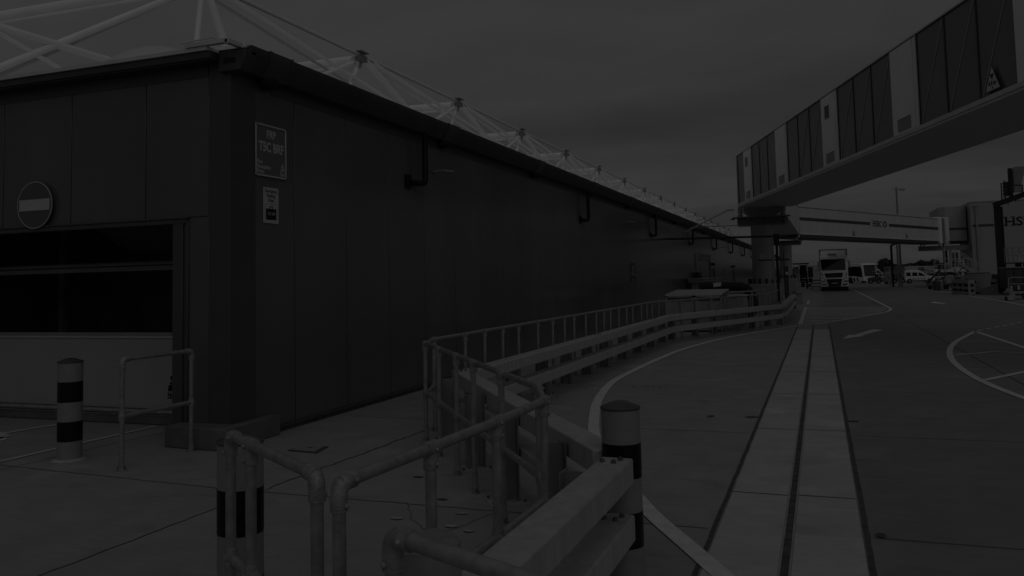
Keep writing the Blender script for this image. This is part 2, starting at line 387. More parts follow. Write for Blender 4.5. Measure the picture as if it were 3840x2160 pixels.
    p.poly([(5.556,50.17,.008),(5.862,48.6,.008),(5.9,47.7,.008),(6.108,48.19,.008),(6.05,49.8,.008),(5.999,51.74,.008),(5.75,50.9,.008)])
    p.add(*strip([(5.8,104.8),(6.5,104.8)], 1.6, .008))
    struct(p.build('road_marking', M_paint))
    # striped no-stopping box
    h = MB()
    for k in range(13):
        y = 31.9+1.08*k; xr = min(2.9, .1+(y-31.6)*.335) if y < 38.4 else (2.3+(y-38.4)*.16 if y < 42 else 2.9)
        h.add(*strip([(-.62, y), (xr, y)], .34, .007))
    struct(h.build('hatched_marking', M_paint))
    f = MB()
    for (x, y, r) in ((-9.95,7.35,.32),(-9.6,7.2,.2)):
        f.poly([(x+r*1.7*math.cos(a*.628)*(.8+.3*random.random()), y+r*math.sin(a*.628)*(.8+.3*random.random()), .006) for a in range(10)])
    struct(f.build('worn_marking', M_oldpaint))
    # dark patches
    k = MB()
    def blob(x, y, rx, ry, z=.005, n=12): k.poly([(x+rx*math.cos(2*math.pi*a/n)*random.uniform(.75,1.1), y+ry*math.sin(2*math.pi*a/n)*random.uniform(.75,1.1), z) for a in range(n)])
    blob(.313,6.217,.035,.06,.007)
    blob(-.88,10.85,.1,.07); blob(.30,10.8,.07,.05,.007); blob(-1.38,10.8,.05,.08)
    for x in (-2.95,-2.78,-2.71,-2.62,-2.5): blob(x,13.43,.02,.04)
    blob(-3.0,6.25,.05,.025); blob(-3.55,6.9,.06,.03)
    struct(k.build('tar_spot', M_joint))
build_ground()
def build_manhole():
    t = thing('access_cover', (-5.3,7.73,0), 'small square metal access cover set in concrete near the grey plinth', 'manhole cover')
    MB().poly([(-5.50,7.60,.006),(-5.09,7.56,.006),(-5.16,7.90,.006),(-5.48,7.90,.006)]).build('rim', M_joint, t)
    MB().prism([(-5.455,7.635,.007),(-5.16,7.62,.007),(-5.20,7.87,.007),(-5.45,7.875,.007)], (0,0,.008)).build('lid', M_pier, t)
    MB().prism([(-5.33,7.74,.016),(-5.28,7.74,.016),(-5.28,7.77,.016),(-5.33,7.77,.016)], (0,0,.002)).build('lifting_slot', M_joint, t)
build_manhole()
def build_litter():
    for i, (x, y, s, lab) in enumerate([(-2.675,5.92,.055,'torn white label with a hole lying beside the paving joint'),(-2.62,5.59,.06,'crumpled clear plastic scrap on the concrete inside the railing'),
                             (-2.45,5.52,.05,'flat grey paper scrap nearest the barrier inside the railing'),(-3.10,5.66,.06,'faded paper scrap lying left of the litter inside the railing')]):
        m = MB(); n = 9
        ring = [(x+s*math.cos(2*math.pi*a/n)*random.uniform(.6,1.1), y+s*.8*math.sin(2*math.pi*a/n)*random.uniform(.5,1.1), random.uniform(.005,.012)) for a in range(n)]
        m.add(ring+[(x, y, .010)], [(a, (a+1)%n, n) for a in range(n)])
        tag(m.build('litter', M_white2), lab, 'litter', 'scraps of litter inside the railing')
build_litter()
# ================================================================== SERVICE BUILDING
XW, YW, ZT = -6.3, 7.69, 4.30
def build_building():
    t = thing('service_building', (XW, YW, 0), 'long dark clad service building with gutter, downpipes and open bay at its near end', 'building')
    w = MB()                                    # clad wall: separate panels with open seams over a backing
    w.box(-40, XW-.06, YW+.06+1.4, 165, .08, ZT+.2) if False else None
    ys = [YW+.02, 8.898]; 
    while ys[-1] < 158: ys.append(ys[-1]+1.237)
    w.box(XW-.10, XW-.05, YW+.1, ys[-1], .05, ZT+.1)
    dy0, dy1 = 46.1, 52.0                        # dock door
    for a, b in zip(ys[:-1], ys[1:]):
        a2 = a+.007; b2 = b-.007
        if b2 <= dy0 or a2 >= dy1: w.box(XW-.05, XW, a2, b2, .085, ZT)
        else:
            w.box(XW-.05, XW, a2, b2, 2.6, ZT); w.box(XW-.05, XW, a2, b2, .085, 1.62)
            if a2 < dy0: w.box(XW-.05, XW, a2, dy0, 1.62, 2.6)
            if b2 > dy1: w.box(XW-.05, XW, dy1, b2, 1.62, 2.6)
    xs = [-6.62, -7.568, -8.772, -9.956, -11.15, -12.35, -13.5]
    prev = -6.32
    for x in xs[0:]:
        w.box(x+.006, prev-.006, YW-.0, YW+.05, .24 if prev > -6.5 else 2.62, ZT); prev = x
    w.box(-7.0, -6.626, YW, YW+.05, .24, 2.613)
    w.box(-40, -13.4, YW, YW+.05, .0, ZT)
    w.build('wall', M_wall, t, bevel=.003)
    c = MB()                                    # corner flashing, base flashing, head trims
    c.box(-6.62, XW+.004, YW-.006, YW-.002, .235, ZT+.1); c.box(XW+.001, XW+.005, YW-.006, YW+.42, .235, ZT)
    c.box(XW-.02, XW+.035, YW+.74, 160, .055, .085); c.box(XW-.02, XW+.008, YW+.74, 160, ZT-.14, ZT)
    c.box(-13.5, -6.63, YW-.009, YW-.001, 4.26, 4.398)
    c.build('flashing', M_walltrim, t)
    rv = MB()
    for k in range(60): rv.ball((XW+.01, 8.3+.62*k, ZT-.07), .010, 5)
    for k in range(12): rv.ball((-6.9-.55*k, YW-.012, 4.35), .010, 5)
    for z in (.6,1.5,2.4,3.3): rv.ball((XW+.008, YW+.36, z), .009, 5); rv.ball((-6.58, YW-.010, z), .009, 5)
    rv.build('rivet', M_bolt, t)
    MB().box(XW-.05, XW+.012, YW+.74, 160, 0, .055).build('kerb', M_joint, t)
    # roof
    r = MB(); r.add([(-40,YW-.02,4.59),(XW+.2,YW-.02,4.59),(XW+.2,160,4.60),(-40,160,4.60),(-40,YW-.02,4.55),(XW+.2,YW-.02,4.55),(XW+.2,160,4.55),(-40,160,4.55)],
            [(0,1,2,3),(7,6,5,4),(0,4,5,1),(1,5,6,2),(2,6,7,3),(3,7,4,0)])
    ro = r.build('roof', M_roof, t)
    e = MB(); e.box(-40, -6.45, YW-.24, YW-.04, 4.503, 4.548); e.box(-6.75, -6.15, YW-.26, YW-.20, 4.552, 4.60); e.box(-6.18, -6.12, YW-.26, YW+.35, 4.54, 4.59)
    e.build('eaves_trim', M_eave, ro)
    MB().tube([(-6.95,YW-.1,4.67),(-6.5,YW-.1,4.69),(-6.4,YW+.1,4.64)], .012, 6).build('roof_cable', M_eave, ro)
    dm = MB(); dm.ball((-12.6, 13.2, 4.6), 1, 14, (1.8, 1.8, 2.15)); dm.build('rooflight_dome', M_bridgegrey, ro)
    s = MB(); s.box(-40, -6.42, YW-.19, YW-.002, 4.40, 4.50); s.build('soffit', M_gutter, t)
    MB().box(-40, -6.42, YW-.215, YW-.19, 4.42, 4.50).build('fascia', M_dark, t)
    # box gutter
    g = MB()
    prof = [(XW+.001,4.565),(XW+.27,4.575),(XW+.27,4.47),(XW+.14,4.30),(XW+.001,4.30)]
    g.prism([(a, YW+.02, b) for a, b in prof], (0, 152, 0)); gut = g.build('gutter', M_gutter, t)
    for k in range(30):
        y = 8.05+5.04*k
        j = MB(); pr2 = [(XW+.0005,4.58),(XW+.283,4.59),(XW+.283,4.465),(XW+.148,4.287),(XW+.0005,4.287)]
        j.prism([(a, y, b) for a, b in pr2], (0, .035, 0)); j.prism([(a, y+.42, b) for a, b in pr2], (0, .035, 0)); j.prism([(a-(.008 if a > XW+.1 else 0), y+.03, b+(.005 if b < 4.5 else -.004)) for a, b in pr2], (0, .395, 0))
        for dz in (4.50, 4.42, 4.35):
            for q in (.10, .20, .30): j.ball((XW+.27-(4.47-dz)*.8 if dz < 4.47 else XW+.272, y+.03+q, dz), .008, 4)
        j.build('gutter_joint', M_walltrim, gut)
        lump = MB(); lump.ball((XW+.07, y+.22, 4.27), .1, 8, (1, 1.7, .9)); lump.build('joint_wrap', M_vdark, gut)
    # end box on the corner with a rectangular overflow slot
    h = MB(); h.prism([(XW-.10,YW-.10,4.27),(XW+.20,YW-.10,4.27),(XW+.27,YW-.10,4.40),(XW+.27,YW-.10,4.50),(XW-.10,YW-.10,4.50)], (0,.2,0)); hb = h.build('gutter_hopper', M_dark, gut, bevel=.004)
    MB().box(XW-.03, XW+.13, YW-.104, YW-.099, 4.36, 4.42).build('overflow_slot', M_black, gut)
    # downpipes
    for k in range(9):
        y = 12.38+10.44*k; x = XW+.15
        d = MB(); d.tube([(x,y,4.32),(x,y,4.18)], .028, 10); d.tube([(x,y,4.2),(x,y,4.12)], .05, 10)
        d.tube([(x,y,4.14),(x,y,3.50),(x-.01,y-.03,3.45),(x-.06,y-.14,3.44),(XW+.03,y-.28,3.44)], .05, 12)
        d.tube([(x,y,3.98),(x,y,3.86)], .048, 10); d.tube([(x,y,3.66),(x,y,3.62)], .048, 10)
        d.box(XW+.002, XW+.03, y-.46, y-.28, 3.33, 3.56)
        d.build('downpipe', M_black, t)
    for (y, z) in ((12.95,3.72),(28.2,3.70),(44.0,3.7),(59.0,3.7)):
        d = MB(); d.beam((XW,y,z-.0),(XW+.17,y+.10,z+.02), .05, .03); d.beam((XW+.15,y+.08,z+.02),(XW+.30,y+.24,z+.005), .08, .04); d.build('wall_lamp', M_grey, t, bevel=.008)
    # plinth at the corner
    p = MB(); p.prism([(-7.02,7.42,0),(-6.24,7.385,0),(-6.17,7.43,0),(-6.17,8.41,0),(-6.4,8.41,0),(-6.4,7.75,0),(-7.02,7.75,0)], (0,0,.238)); p.build('plinth', M_plinth, t, bevel=.012)
    # open bay: frame, interior
    for q in ((-7.133,-6.985,YW-.03,YW+.12,.0,2.545),(-6.95,-6.91,YW-.02,YW-.001,.24,2.6),(-13.4,-13.2,YW-.03,YW+.12,0,2.545)): MB().box(*q).build('door_jamb', M_walltrim, t, bevel=.006)
    l = MB(); l.box(-13.4, -6.93, YW-.03, YW+.08, 2.545, 2.60); l.box(-13.4, -6.90, YW-.045, YW-.0, 2.60, 2.622); l.build('lintel', M_walltrim, t, bevel=.004)
    i = MB(); i.box(-16,-6.45,14.0,14.1,0,4.2); i.box(-16.1,-16,YW+.1,14.1,0,4.2); i.box(-6.55,-6.45,YW+1.5,14.1,0,4.2); i.box(-16,-6.45,YW+.06,14.1,3.0,3.05); i.box(-7.1,-6.45,YW+.12,YW+1.5,0,4.2)
    i.box(-16,-7.0,YW+.065,YW+.3,2.62,3.0)
    for x in (-10.6,-13.4): i.box(x,x+.12,11.5,11.6,0,3.0)
    for z in (.9,1.7): i.box(-16,-7.0,13.5,13.6,z,z+.04)
    i.build('interior', M_int, t)
    k = MB(); k.tube([(-16,8.9,2.14),(-7.1,8.9,2.14)], .03, 8); k.box(-16,-7.1,8.86,8.94,2.04,2.10); k.build('door_track', M_grey, t)
    # dock door further along with its hood, side light and ledge
    dd = MB(); dd.box(XW-1.2, XW-.06, dy0, dy1, 1.62, 2.6); 
    q = MB(); q.box(XW-1.25, XW-1.2, dy0-.1, dy1+.1, 1.5, 2.7); q.box(XW-1.2, XW-.1, dy0-.05, dy0, 1.5, 2.7); q.box(XW-1.2, XW-.1, dy1, dy1+.05, 1.5, 2.7); q.box(XW-1.2,XW-.1,dy0,dy1,2.6,2.65); q.box(XW-1.2,XW-.1,dy0,dy1,1.58,1.62)
    q.build('dock_opening', M_black, t)
    q = MB(); q.box(XW+.002, XW+.06, 45.4, 45.9, 2.05, 3.0); q.build('dock_post', M_mid, t)
    q = MB()
    for n in range(14): q.box(XW+.002, XW+.03+.02*(n%2), 46+.42*n, 46.36+.42*n, 2.62, 3.02)
    q.build('dock_hood', M_grey, t)
    q = MB(); q.box(XW+.002, XW+.02, 53.1, 53.9, 1.64, 2.22); q.box(XW+.002, XW+.02, 65.9, 66.8, 1.24, 2.2); q.build('side_door', M_black, t)
    q = MB(); q.box(XW+.002, XW+.05, 60.5, 60.7, 1.7, 2.25); q.box(XW+.002, XW+.12, 53.5,53.9,2.4,2.52); q.box(XW+.002,XW+.12,67.2,67.6,2.35,2.5); q.build('wall_fitting', M_mid, t)
    q = MB(); q.box(XW+.002, XW+.12, 52.6, 53.2, 2.38, 2.55); q.box(XW+.002,XW+.12,65.2,65.9,2.3,2.48); q.box(XW+.002,XW+.5,43.6,46.0,1.05,1.45); q.box(XW+.002,XW+.25,44.6,45.8,1.55,1.95); q.build('wall_box', M_vdark, t)
build_building()
def build_fabric_door():
    t = thing('fabric_bay_door', (-10.0, 8.6, 0), 'pale fabric crash door half lowered across the open bay, with rail and roll', 'door')
    MB().box(-13.2,-7.3,8.59,8.61,.21,1.135).build('panel', M_fabric, t)
    MB().box(-13.2,-7.3,8.57,8.63,1.135,1.165).build('panel_hem', M_white2, t)
    MB().box(-13.2,-7.3,8.575,8.635,1.167,1.21).build('top_rail', M_grey, t)
    m = MB(); m.tube([(-13.2,8.56,.175),(-7.15,8.56,.175)], .032, 12); m.tube([(-13.2,8.555,.222),(-7.15,8.555,.222)], .008, 6); m.build('roll_tube', M_tube, t)
    s = MB(); s.box(-13.2,-7.2,8.575,8.60,.012,.135); s.build('skirt', M_skirt, t)
    c = MB()
    for k in range(22): c.box(-13.0+.27*k,-12.97+.27*k,8.555,8.575,.122,.138)
    c.tube([(-13.2,8.562,.13),(-7.2,8.562,.13)], .006, 6); c.build('skirt_clip', M_mid, t)
    x = (1,0,0); z = (0,0,1)
    text('logo_letter', 'S', .16, (-7.975, 8.586, .535), x, z, M_black, t, bold=.006, sx=1.3)
    MB().prism([(-8.058,8.586,.447),(-7.85,8.586,.447),(-7.85,8.586,.525),(-8.045,8.586,.525)], (0,-.003,0)).build('logo_block', M_black, t)
    text('logo_text', 'HAI', .075, (-8.062, 8.586, .378), x, z, M_black, t, align='LEFT', bold=.002)
    MB().box(-8.065,-7.85,8.583,8.586,.352,.366).build('logo_line', M_black, t)
build_fabric_door()
# ------------------------------------------------------------------ signs on the walls
def build_signs():
    cx, cz, r = -9.32, 2.885, .302; y = YW-.058
    t = thing('no_entry_sign', (cx, y, cz), 'round no entry sign with a pale bar on the dark wall above the bay', 'sign')
    def ring(r0, r1, y0, y1, n=48):
        m = MB(); vs = []; fs = []
        for j in range(n):
            a = 2*math.pi*j/n; c_, s_ = math.cos(a), math.sin(a)
            vs += [(cx+r0*c_,y0,cz+r0*s_*1.0),(cx+r1*c_,y0,cz+r1*s_),(cx+r1*c_,y1,cz+r1*s_),(cx+r0*c_,y1,cz+r0*s_)]
        for j in range(n):
            k = (j+1)%n; fs += [(4*j,4*j+1,4*k+1,4*k),(4*j+1,4*j+2,4*k+2,4*k+1),(4*j+3,4*j,4*k,4*k+3)]
        return m.add(vs, fs)
    m = MB(); m.lathe([(r-.008,-.004),(r-.008,.004)], (cx,y,cz), 48, False, 'y'); m.build('disc', M_nosign, t)
    ring(r-.012, r, y-.006, y+.005).build('rim', M_signmd, t)
    MB().box(cx-.262, cx+.262, y-.010, y-.005, cz-.072, cz+.072).build('bar', M_signlt, t, bevel=.004)
    # fire reception point sign on the long wall (faces +x)
    x = XW+.006; t = thing('fire_reception_sign', (x, 8.4, 3.44), 'large framed sign reading FRP T5C BRF Fire Reception Point with a flame symbol', 'sign')
    y0, y1, z0, z1 = 8.093, 8.703, 3.122, 3.766
    MB().box(x, x+.010, y0, y1, z0, z1).build('panel', M_signdk, t)
    f = MB(); w = .022
    f.box(x+.002,x+.020,y0,y0+w,z0,z1); f.box(x+.002,x+.020,y1-w,y1,z0,z1); f.box(x+.002,x+.020,y0+w,y1-w,z0,z0+w); f.box(x+.002,x+.020,y0+w,y1-w,z1-w,z1)
    f.build('frame', M_signlt, t, bevel=.004)
    c = MB()
    for a in (y0+.012, y1-.012):
        for b in (z0+.012, z1-.012): c.ball((x+.02,a,b), .009, 5)
    c.build('corner_screw', M_bolt, t)
    X = (0,1,0); Z = (0,0,1); fx = x+.012; my = (y0+y1)/2
    text('lettering', 'FRP', .135, (fx, my+.0, 3.605), X, Z, M_signlt, t, sx=.84, bold=.004)
    text('lettering', 'T5C BRF', .165, (fx, my+.005, 3.435), X, Z, M_signlt, t, sx=.80, bold=.005)
    for i, s in enumerate(('Fire','Reception','Point')): text('lettering', s, .07, (fx, y0+.035, 3.275-.058*i), X, Z, M_signlt, t, align='LEFT', sx=.9, bold=.0018)
    fl = MB()
    def flame(py_, pz, s, fl_=1):
        pts = [(0,0),(.5,.12),(.85,.45),(.7,.85),(.95,1.35),(.55,1.05),(.4,.7),(.1,.4)]
        fl.prism([(fx+.001, py_+a*s*fl_, pz+b*s) for a, b in pts], (.002,0,0))
    flame(y1-.13,3.165,.055); flame(y1-.085,3.155,.05); flame(y1-.125,3.205,.06); flame(y1-.085,3.22,.055); flame(y1-.115,3.255,.06); flame(y1-.12,3.155,.04)
    fl.build('flame_symbol', M_signlt, t)
    # emergency meeting point sign
    t = thing('meeting_point_sign', (x, 8.4, 2.78), 'narrow pale sign reading Emergency Meeting Point with a black case symbol', 'sign')
    y0, y1, z0, z1 = 8.250, 8.548, 2.557, 2.996; my = (y0+y1)/2
    MB().box(x, x+.006, y0, y1, z0, z1).build('panel', M_signlt, t)
    for i, s in enumerate(('Emergency','Meeting','Point')): text('lettering', s, .062, (x+.008, my, 2.935-.058*i), X, Z, M_signdk, t, sx=.86)
    k = MB(); k.box(x+.006,x+.008,y0+.03,y1-.03,2.79,2.793); k.box(x+.006,x+.008,y0+.03,y0+.033,2.58,2.79); k.box(x+.006,x+.008,y1-.033,y1-.03,2.58,2.79); k.build('border', M_signdk, t)
    k = MB(); k.box(x+.006,x+.009,my-.098,my+.098,2.60,2.735); k.box(x+.006,x+.009,my-.032,my-.022,2.735,2.762); k.box(x+.006,x+.009,my+.022,my+.032,2.735,2.762); k.box(x+.006,x+.009,my-.032,my+.032,2.755,2.765)
    k.build('case_symbol', M_black, t)
    text('case_lettering', 'T5C BRF', .05, (x+.010, my, 2.655), X, Z, M_signmd, t, sx=.84)
    # small blue-and-white pictogram notice further along
    t = thing('pictogram_notice', (x, 29.25, 1.9), 'small dark notice with pale running figure symbols low on the long wall', 'sign')
    MB().box(x, x+.006, 28.85, 29.65, 1.6, 2.28).build('panel', M_dark, t)
    k = MB()
    for (a, b, s1, s2) in ((29.15,2.13,.16,.1),(29.3,1.98,.1,.22),(29.05,1.9,.22,.05),(29.4,1.86,.24,.05),(29.2,1.68,.2,.05),(29.35,2.2,.1,.05)): k.box(x+.006,x+.009,a-s1/2,a+s1/2,b-s2/2,b+s2/2)
    k.build('pictogram', M_signmd, t)
build_signs()
# ================================================================== BOLLARDS
def bollard(x, y, lab, r=.118, h=1.03, bands=None, cap=True, collar=True):
    t = thing('bollard', (x, y, 0), lab, 'bollard', 'black and white banded bollards')
    bands = bands or [(0,.30,0),(.30,.495,1),(.495,.655,0),(.655,.85,1),(.85,h,0)]
    for a, b, k in bands:
        MB().lathe([(r+.0015*k, a+.001), (r+.0015*k, b)], (x,y,0), 40).build('black_band' if k else 'white_band', M_black if k else M_boll, t)
    if cap:
        MB().lathe([(r+.004,h-.006),(r+.006,h+.004),(r-.004,h+.012),(r-.012,h+.010),(r-.03,h+.020),(r-.06,h+.034),(.03,h+.042),(.002,h+.043)], (x,y,0), 40).build('cap', M_cap, t)
    else:
        m = MB(); m.lathe([(r-.002,h-.004),(r-.004,h+.01),(r-.03,h+.025),(.05,h+.02),(.002,h+.018)], (x,y,0), 32)
        for v in m.v: v.z += random.uniform(-.004,.004)
        m.build('concrete_fill', M_grey, t)
        MB().lathe([(.035,h+.018),(.03,h+.026)], (x-.03,y-.02,0), 12).build('core_hole', M_joint, t)
    if collar: MB().lathe([(r+.05,.002),(r+.035,.012),(r+.001,.022)], (x,y,0), 24).build('grout_collar', M_slab, t)
    return t
bollard(-7.54, 6.63, 'banded bollard standing free in front of the open bay', r=.122, h=1.03, bands=[(0,.205,0),(.205,.41,1),(.41,.614,0),(.614,.826,1),(.826,1.03,0)])
bollard(-1.185, 5.01, 'banded bollard at the end of the foreground crash barrier', h=1.0, bands=[(0,.18,0),(.18,.387,1),(.387,.588,0),(.588,.792,1),(.792,1.0,0)], collar=False)
bollard(-2.895, 3.60, 'banded bollard directly behind the foreground tube frame', r=.117, h=.985, bands=[(0,.07,1),(.07,.297,0),(.297,.52,1),(.52,.75,0),(.75,.985,1)][::1] and [(0,.07,0),(.07,.297,1),(.297,.52,0),(.52,.75,1),(.75,.985,0)])
bollard(-1.185, 2.33, 'grey bollard with rough concrete top cut off by the bottom edge', h=.985, bands=[(0,.985,0)], cap=False, collar=False)
# ================================================================== TUBE RAILINGS
RT, RF = .0242, .0315
ZR, ZM = 1.095, .533
def post_proto():
    """one railing post with base flange and clamps, built around the origin; rail runs along local x"""
    p = MB(); p.tube([(0,0,.0),(0,0,ZR-.01)], RT, 14); ob = p.build('post', M_tube)
    f = MB(); n = 20
    f.prism([(.062*math.cos(2*math.pi*j/n), .034*math.sin(2*math.pi*j/n)*(1.0), .002) for j in range(n)], (0,0,.009))
    f.tube([(0,0,.011),(0,0,.085)], RF, 14); fo = f.build('base_flange', M_fit, ob, bevel=.002)
    for s in (-1,1): b = MB(); b.tube([(.047*s,0,.011),(.047*s,0,.022)], .010, 6); b.tube([(.047*s,0,.02),(.047*s,0,.05)], .006, 6); b.build('anchor_bolt', M_bolt, ob)
    c = MB(); c.tube([(-.042,0,ZR),(.042,0,ZR)], RF, 16); c.tube([(0,0,ZR-.085),(0,0,ZR-.01)], RF, 16); c.ball((0,-RF-.001,ZR-.005), .010, 6); c.ball((0,-RF-.001,ZR-.065), .010, 6)
    c.build('top_clamp', M_fit, ob)
    c = MB(); c.tube([(-.04,0,ZM),(.04,0,ZM)], RF, 14); c.tube([(0,0,ZM-.045),(0,0,ZM+.045)], RF, 14); c.ball((0,-RF-.001,ZM), .010, 6)
    c.build('mid_clamp', M_fit, ob)
    return ob
PROTO = post_proto()
first_used = []
def put_post(root, x, y, ang, end=False):
    def cp(o, par):
        c = o.copy(); COL.objects.link(c); c.parent = par
        for ch in list(o.children): cp(ch, c)
        return c
    o = cp(PROTO, root); o.location = (x-root.location.x, y-root.location.y, 0); o.rotation_euler = (0,0,ang); return o
def railing(lab, path, posts, elbows=(), curved=False, mid=True):
    root = thing('tube_railing', (path[0][0], path[0][1], 0), lab, 'railing', 'galvanised tube railings')
    top = MB(); md = MB()
    def rail(mb, z):
        pts = []
        for i, p in enumerate(path):
            if 0 < i < len(path)-1:
                a = Vector(path[i-1][:2]); b = Vector(p[:2]); c = Vector(path[i+1][:2]); d0 = (b-a).normalized(); d1 = (c-b).normalized(); e = .05
                q0 = b-d0*e; q1 = b+d1*e; qm = (q0+q1)/2*.35+b*.65 if False else (q0+q1)/4+b/2
                pts += [(q0.x,q0.y,z),(qm.x,qm.y,z),(q1.x,q1.y,z)]
            else: pts.append((p[0],p[1],z))
        return mb.tube(pts, RT, 14)
    rail(top, ZR).build('top_rail', M_tube, root)
    if mid: rail(md, ZM).build('mid_rail', M_tube, root)
    for (x, y) in posts:
        best = min(range(len(path)-1), key=lambda i: _dseg((x,y), path[i], path[i+1]))
        d = Vector(path[best+1])-Vector(path[best]); put_post(root, x, y, math.atan2(d.y, d.x))
    for (x, y, dx, dy) in elbows:                     # cast elbow joining rail end and post
        e = MB(); d = Vector((dx,dy,0)).normalized(); o = Vector((x,y,ZR)); k = .035
        pts = [o+d*.085, o+d*.04, o+d*.018+Vector((0,0,-.006)), o+d*.004+Vector((0,0,-.022)), o+Vector((0,0,-.048)), o+Vector((0,0,-.095))]
        e.tube(pts, RF, 16); e.ball(o+d*.012+Vector((0,0,-.012)), RF*1.0, 10)
        e.ball(o+d*.065+Vector((d.y,-d.x,0))*RF, .010, 6); e.ball(o+Vector((d.y,-d.x,0))*RF+Vector((0,0,-.075)), .010, 6)
        e.build('elbow', M_fit, root)
    return root
def _dseg(p, a, b):
    p = Vector(p); a = Vector(a[:2]); b = Vector(b[:2]); t = max(0, min(1, (p-a).dot(b-a)/max(1e-9, (b-a).length_squared))); return (p-(a+(b-a)*t)).length
def post_only(root, x, y):
    """end post under an elbow: tube and flange without clamps"""
    p = MB(); p.tube([(x,y,0),(x,y,ZR-.04)], RT, 14); o = p.build('post', M_tube, root)
    f = MB(); n = 20; f.prism([(x+.062*math.cos(2*math.pi*j/n), y+.036*math.sin(2*math.pi*j/n), .002) for j in range(n)], (0,0,.009)); f.tube([(x,y,.011),(x,y,.085)], RF, 14); f.build('base_flange', M_fit, o)
    c = MB(); c.tube([(x,y,ZM-.045),(x,y,ZM+.045)], RF, 14); c.ball((x,y,ZM), RF*1.15, 8); c.build('mid_clamp', M_fit, o)
    b = MB()
    for s in (-1,1): b.tube([(x+.047*s,y,.011),(x+.047*s,y,.045)], .006, 6)
    b.build('anchor_bolt', M_bolt, o)
# small frame beside the open bay
r = railing('small two post tube frame standing between the bay and the grey plinth', [(-6.56,6.375),(-6.545,7.32)], [], [(-6.56,6.375,.015,.945),(-6.545,7.32,-.015,-.945)])
post_only(r, -6.56, 6.375); post_only(r, -6.545, 7.32)
# frame behind which the near-left bollard stands
r = railing('short tube frame in the left foreground in front of a bollard', [(-2.645,3.22),(-1.775,2.635)], [(-2.40,3.055)], [(-2.645,3.22,.87,-.585),(-1.775,2.635,-.87,.585)])
post_only(r, -2.645, 3.22); post_only(r, -1.775, 2.635)
# nearest frame, cut by the bottom edge
r = railing('nearest tube frame, its rail running out of the bottom edge', [(-1.15,2.075),(.15,1.47)], [], [(-1.15,2.075,1.3,-.6),(.15,1.47,-1.3,.6)])
post_only(r, -1.15, 2.075); post_only(r, .15, 1.47)
# the long railing along the building and round its open end
wallrun = [(-4.377,9.892),(-4.40,10.61),(-4.385,11.267),(-4.375,11.913),(-4.37,12.82),(-4.355,13.57),(-4.345,14.24),(-4.335,14.82),(-4.345,15.667),(-4.345,16.476),(-4.34,17.1),(-4.33,17.64),(-4.31,18.35),(-4.305,19.12),(-4.30,19.77),(-4.31,20.86),(-4.30,21.52),(-4.28,22.13),(-4.22,22.8)]
farrun = [(-3.77,23.84),(-3.46,24.7),(-3.13,25.6),(-2.82,26.4),(-2.49,27.2),(-2.2,28.3),(-1.95,29.0)]
pth = [(-1.62,2.54),(-1.577,3.18),(-1.54,3.84),(-1.525,4.545),(-1.745,5.10),(-4.254,8.499),(-4.43,9.06),(-4.30,21.5),(-4.2,22.85),(-3.77,23.84),(-2.2,28.2),(-1.75,29.6),(-1.68,33.5),(-1.66,42.0)]
posts = [(-1.577,3.18),(-1.54,3.84),(-1.525,4.545),(-1.745,5.10),(-2.27,5.78),(-2.82,6.53),(-3.235,7.09),(-3.752,7.79),(-4.256,8.485),(-4.435,9.08)] + wallrun + farrun + [(-1.72,31.0),(-1.69,33.0),(-1.68,35.2),(-1.67,37.6),(-1.66,40.0)]
r = railing('long tube railing running back along the dark wall and around its near open end', pth, posts, [(-1.62,2.54,.04,.64)])
post_only(r, -1.62, 2.54)
def hide_proto():
    for ch in list(PROTO.children): bpy.data.objects.remove(ch)
    bpy.data.objects.remove(PROTO)
hide_proto()
# ================================================================== CRASH BARRIERS
def ipost(root, x, y, ang, h=.70, plate=True, flip=1):
    """rolled steel I section on a base plate with a triangular gusset"""
    m = MB(); w, d, tf = .17, .14, .008
    m.box(-w/2,-w/2+tf,-d/2,d/2,.012,h); m.box(w/2-tf,w/2,-d/2,d/2,.012,h); m.box(-w/2+tf,w/2-tf,-tf/2,tf/2,.012,h)
    M_ = Matrix.Translation((x,y,0)) @ Matrix.Rotation(ang, 4, 'Z')
    m.xf(M_); o = m.build('barrier_post', M_bpost, root)
    if plate:
        p = MB(); p.box(-.15,.17,-.13,.13,.001,.013); p.xf(M_); p.build('base_plate', M_galv, o)
        for a in (-.12,.14):
            for c in (-.10,.10): b = MB(); b.tube([(a,c,.013),(a,c,.035)], .012, 6); b.xf(M_); b.build('anchor_bolt', M_bolt, o)
        g = MB(); g.prism([(-w/2,-.004,.013),(-w/2-.0,-.004,.20),(-.15,-.004,.013)], (0,.008,0)); g.xf(M_); g.build('gusset', M_galv, o)
    return o
def twin_beams(root, pts, offs=0.0, zs=((.60,.75),(.28,.43)), w=.19):
    for (z0, z1) in zs:
        m = MB(); P = [Vector((p[0],p[1],0)) for p in pts]; rings = []
        for i, p in enumerate(P):
            d = (P[min(i+1,len(P)-1)]-P[max(i-1,0)]).normalized(); n = Vector((-d.y,d.x,0))
            rings.append((p+n*w/2, p-n*w/2))
        vs = []; fs = []
        for a, b in rings: vs += [a+Vector((0,0,z0)), b+Vector((0,0,z0)), b+Vector((0,0,z1)), a+Vector((0,0,z1))]
        for i in range(len(rings)-1):
            o = 4*i; fs += [(o,o+1,o+5,o+4),(o+1,o+2,o+6,o+5),(o+2,o+3,o+7,o+6),(o+3,o,o+4,o+7)]
        e = 4*(len(rings)-1); fs += [(0,3,2,1),(e,e+1,e+2,e+3)]
        m.add(vs, fs); m.build('beam', M_galv, root, bevel=.012, seg=2)
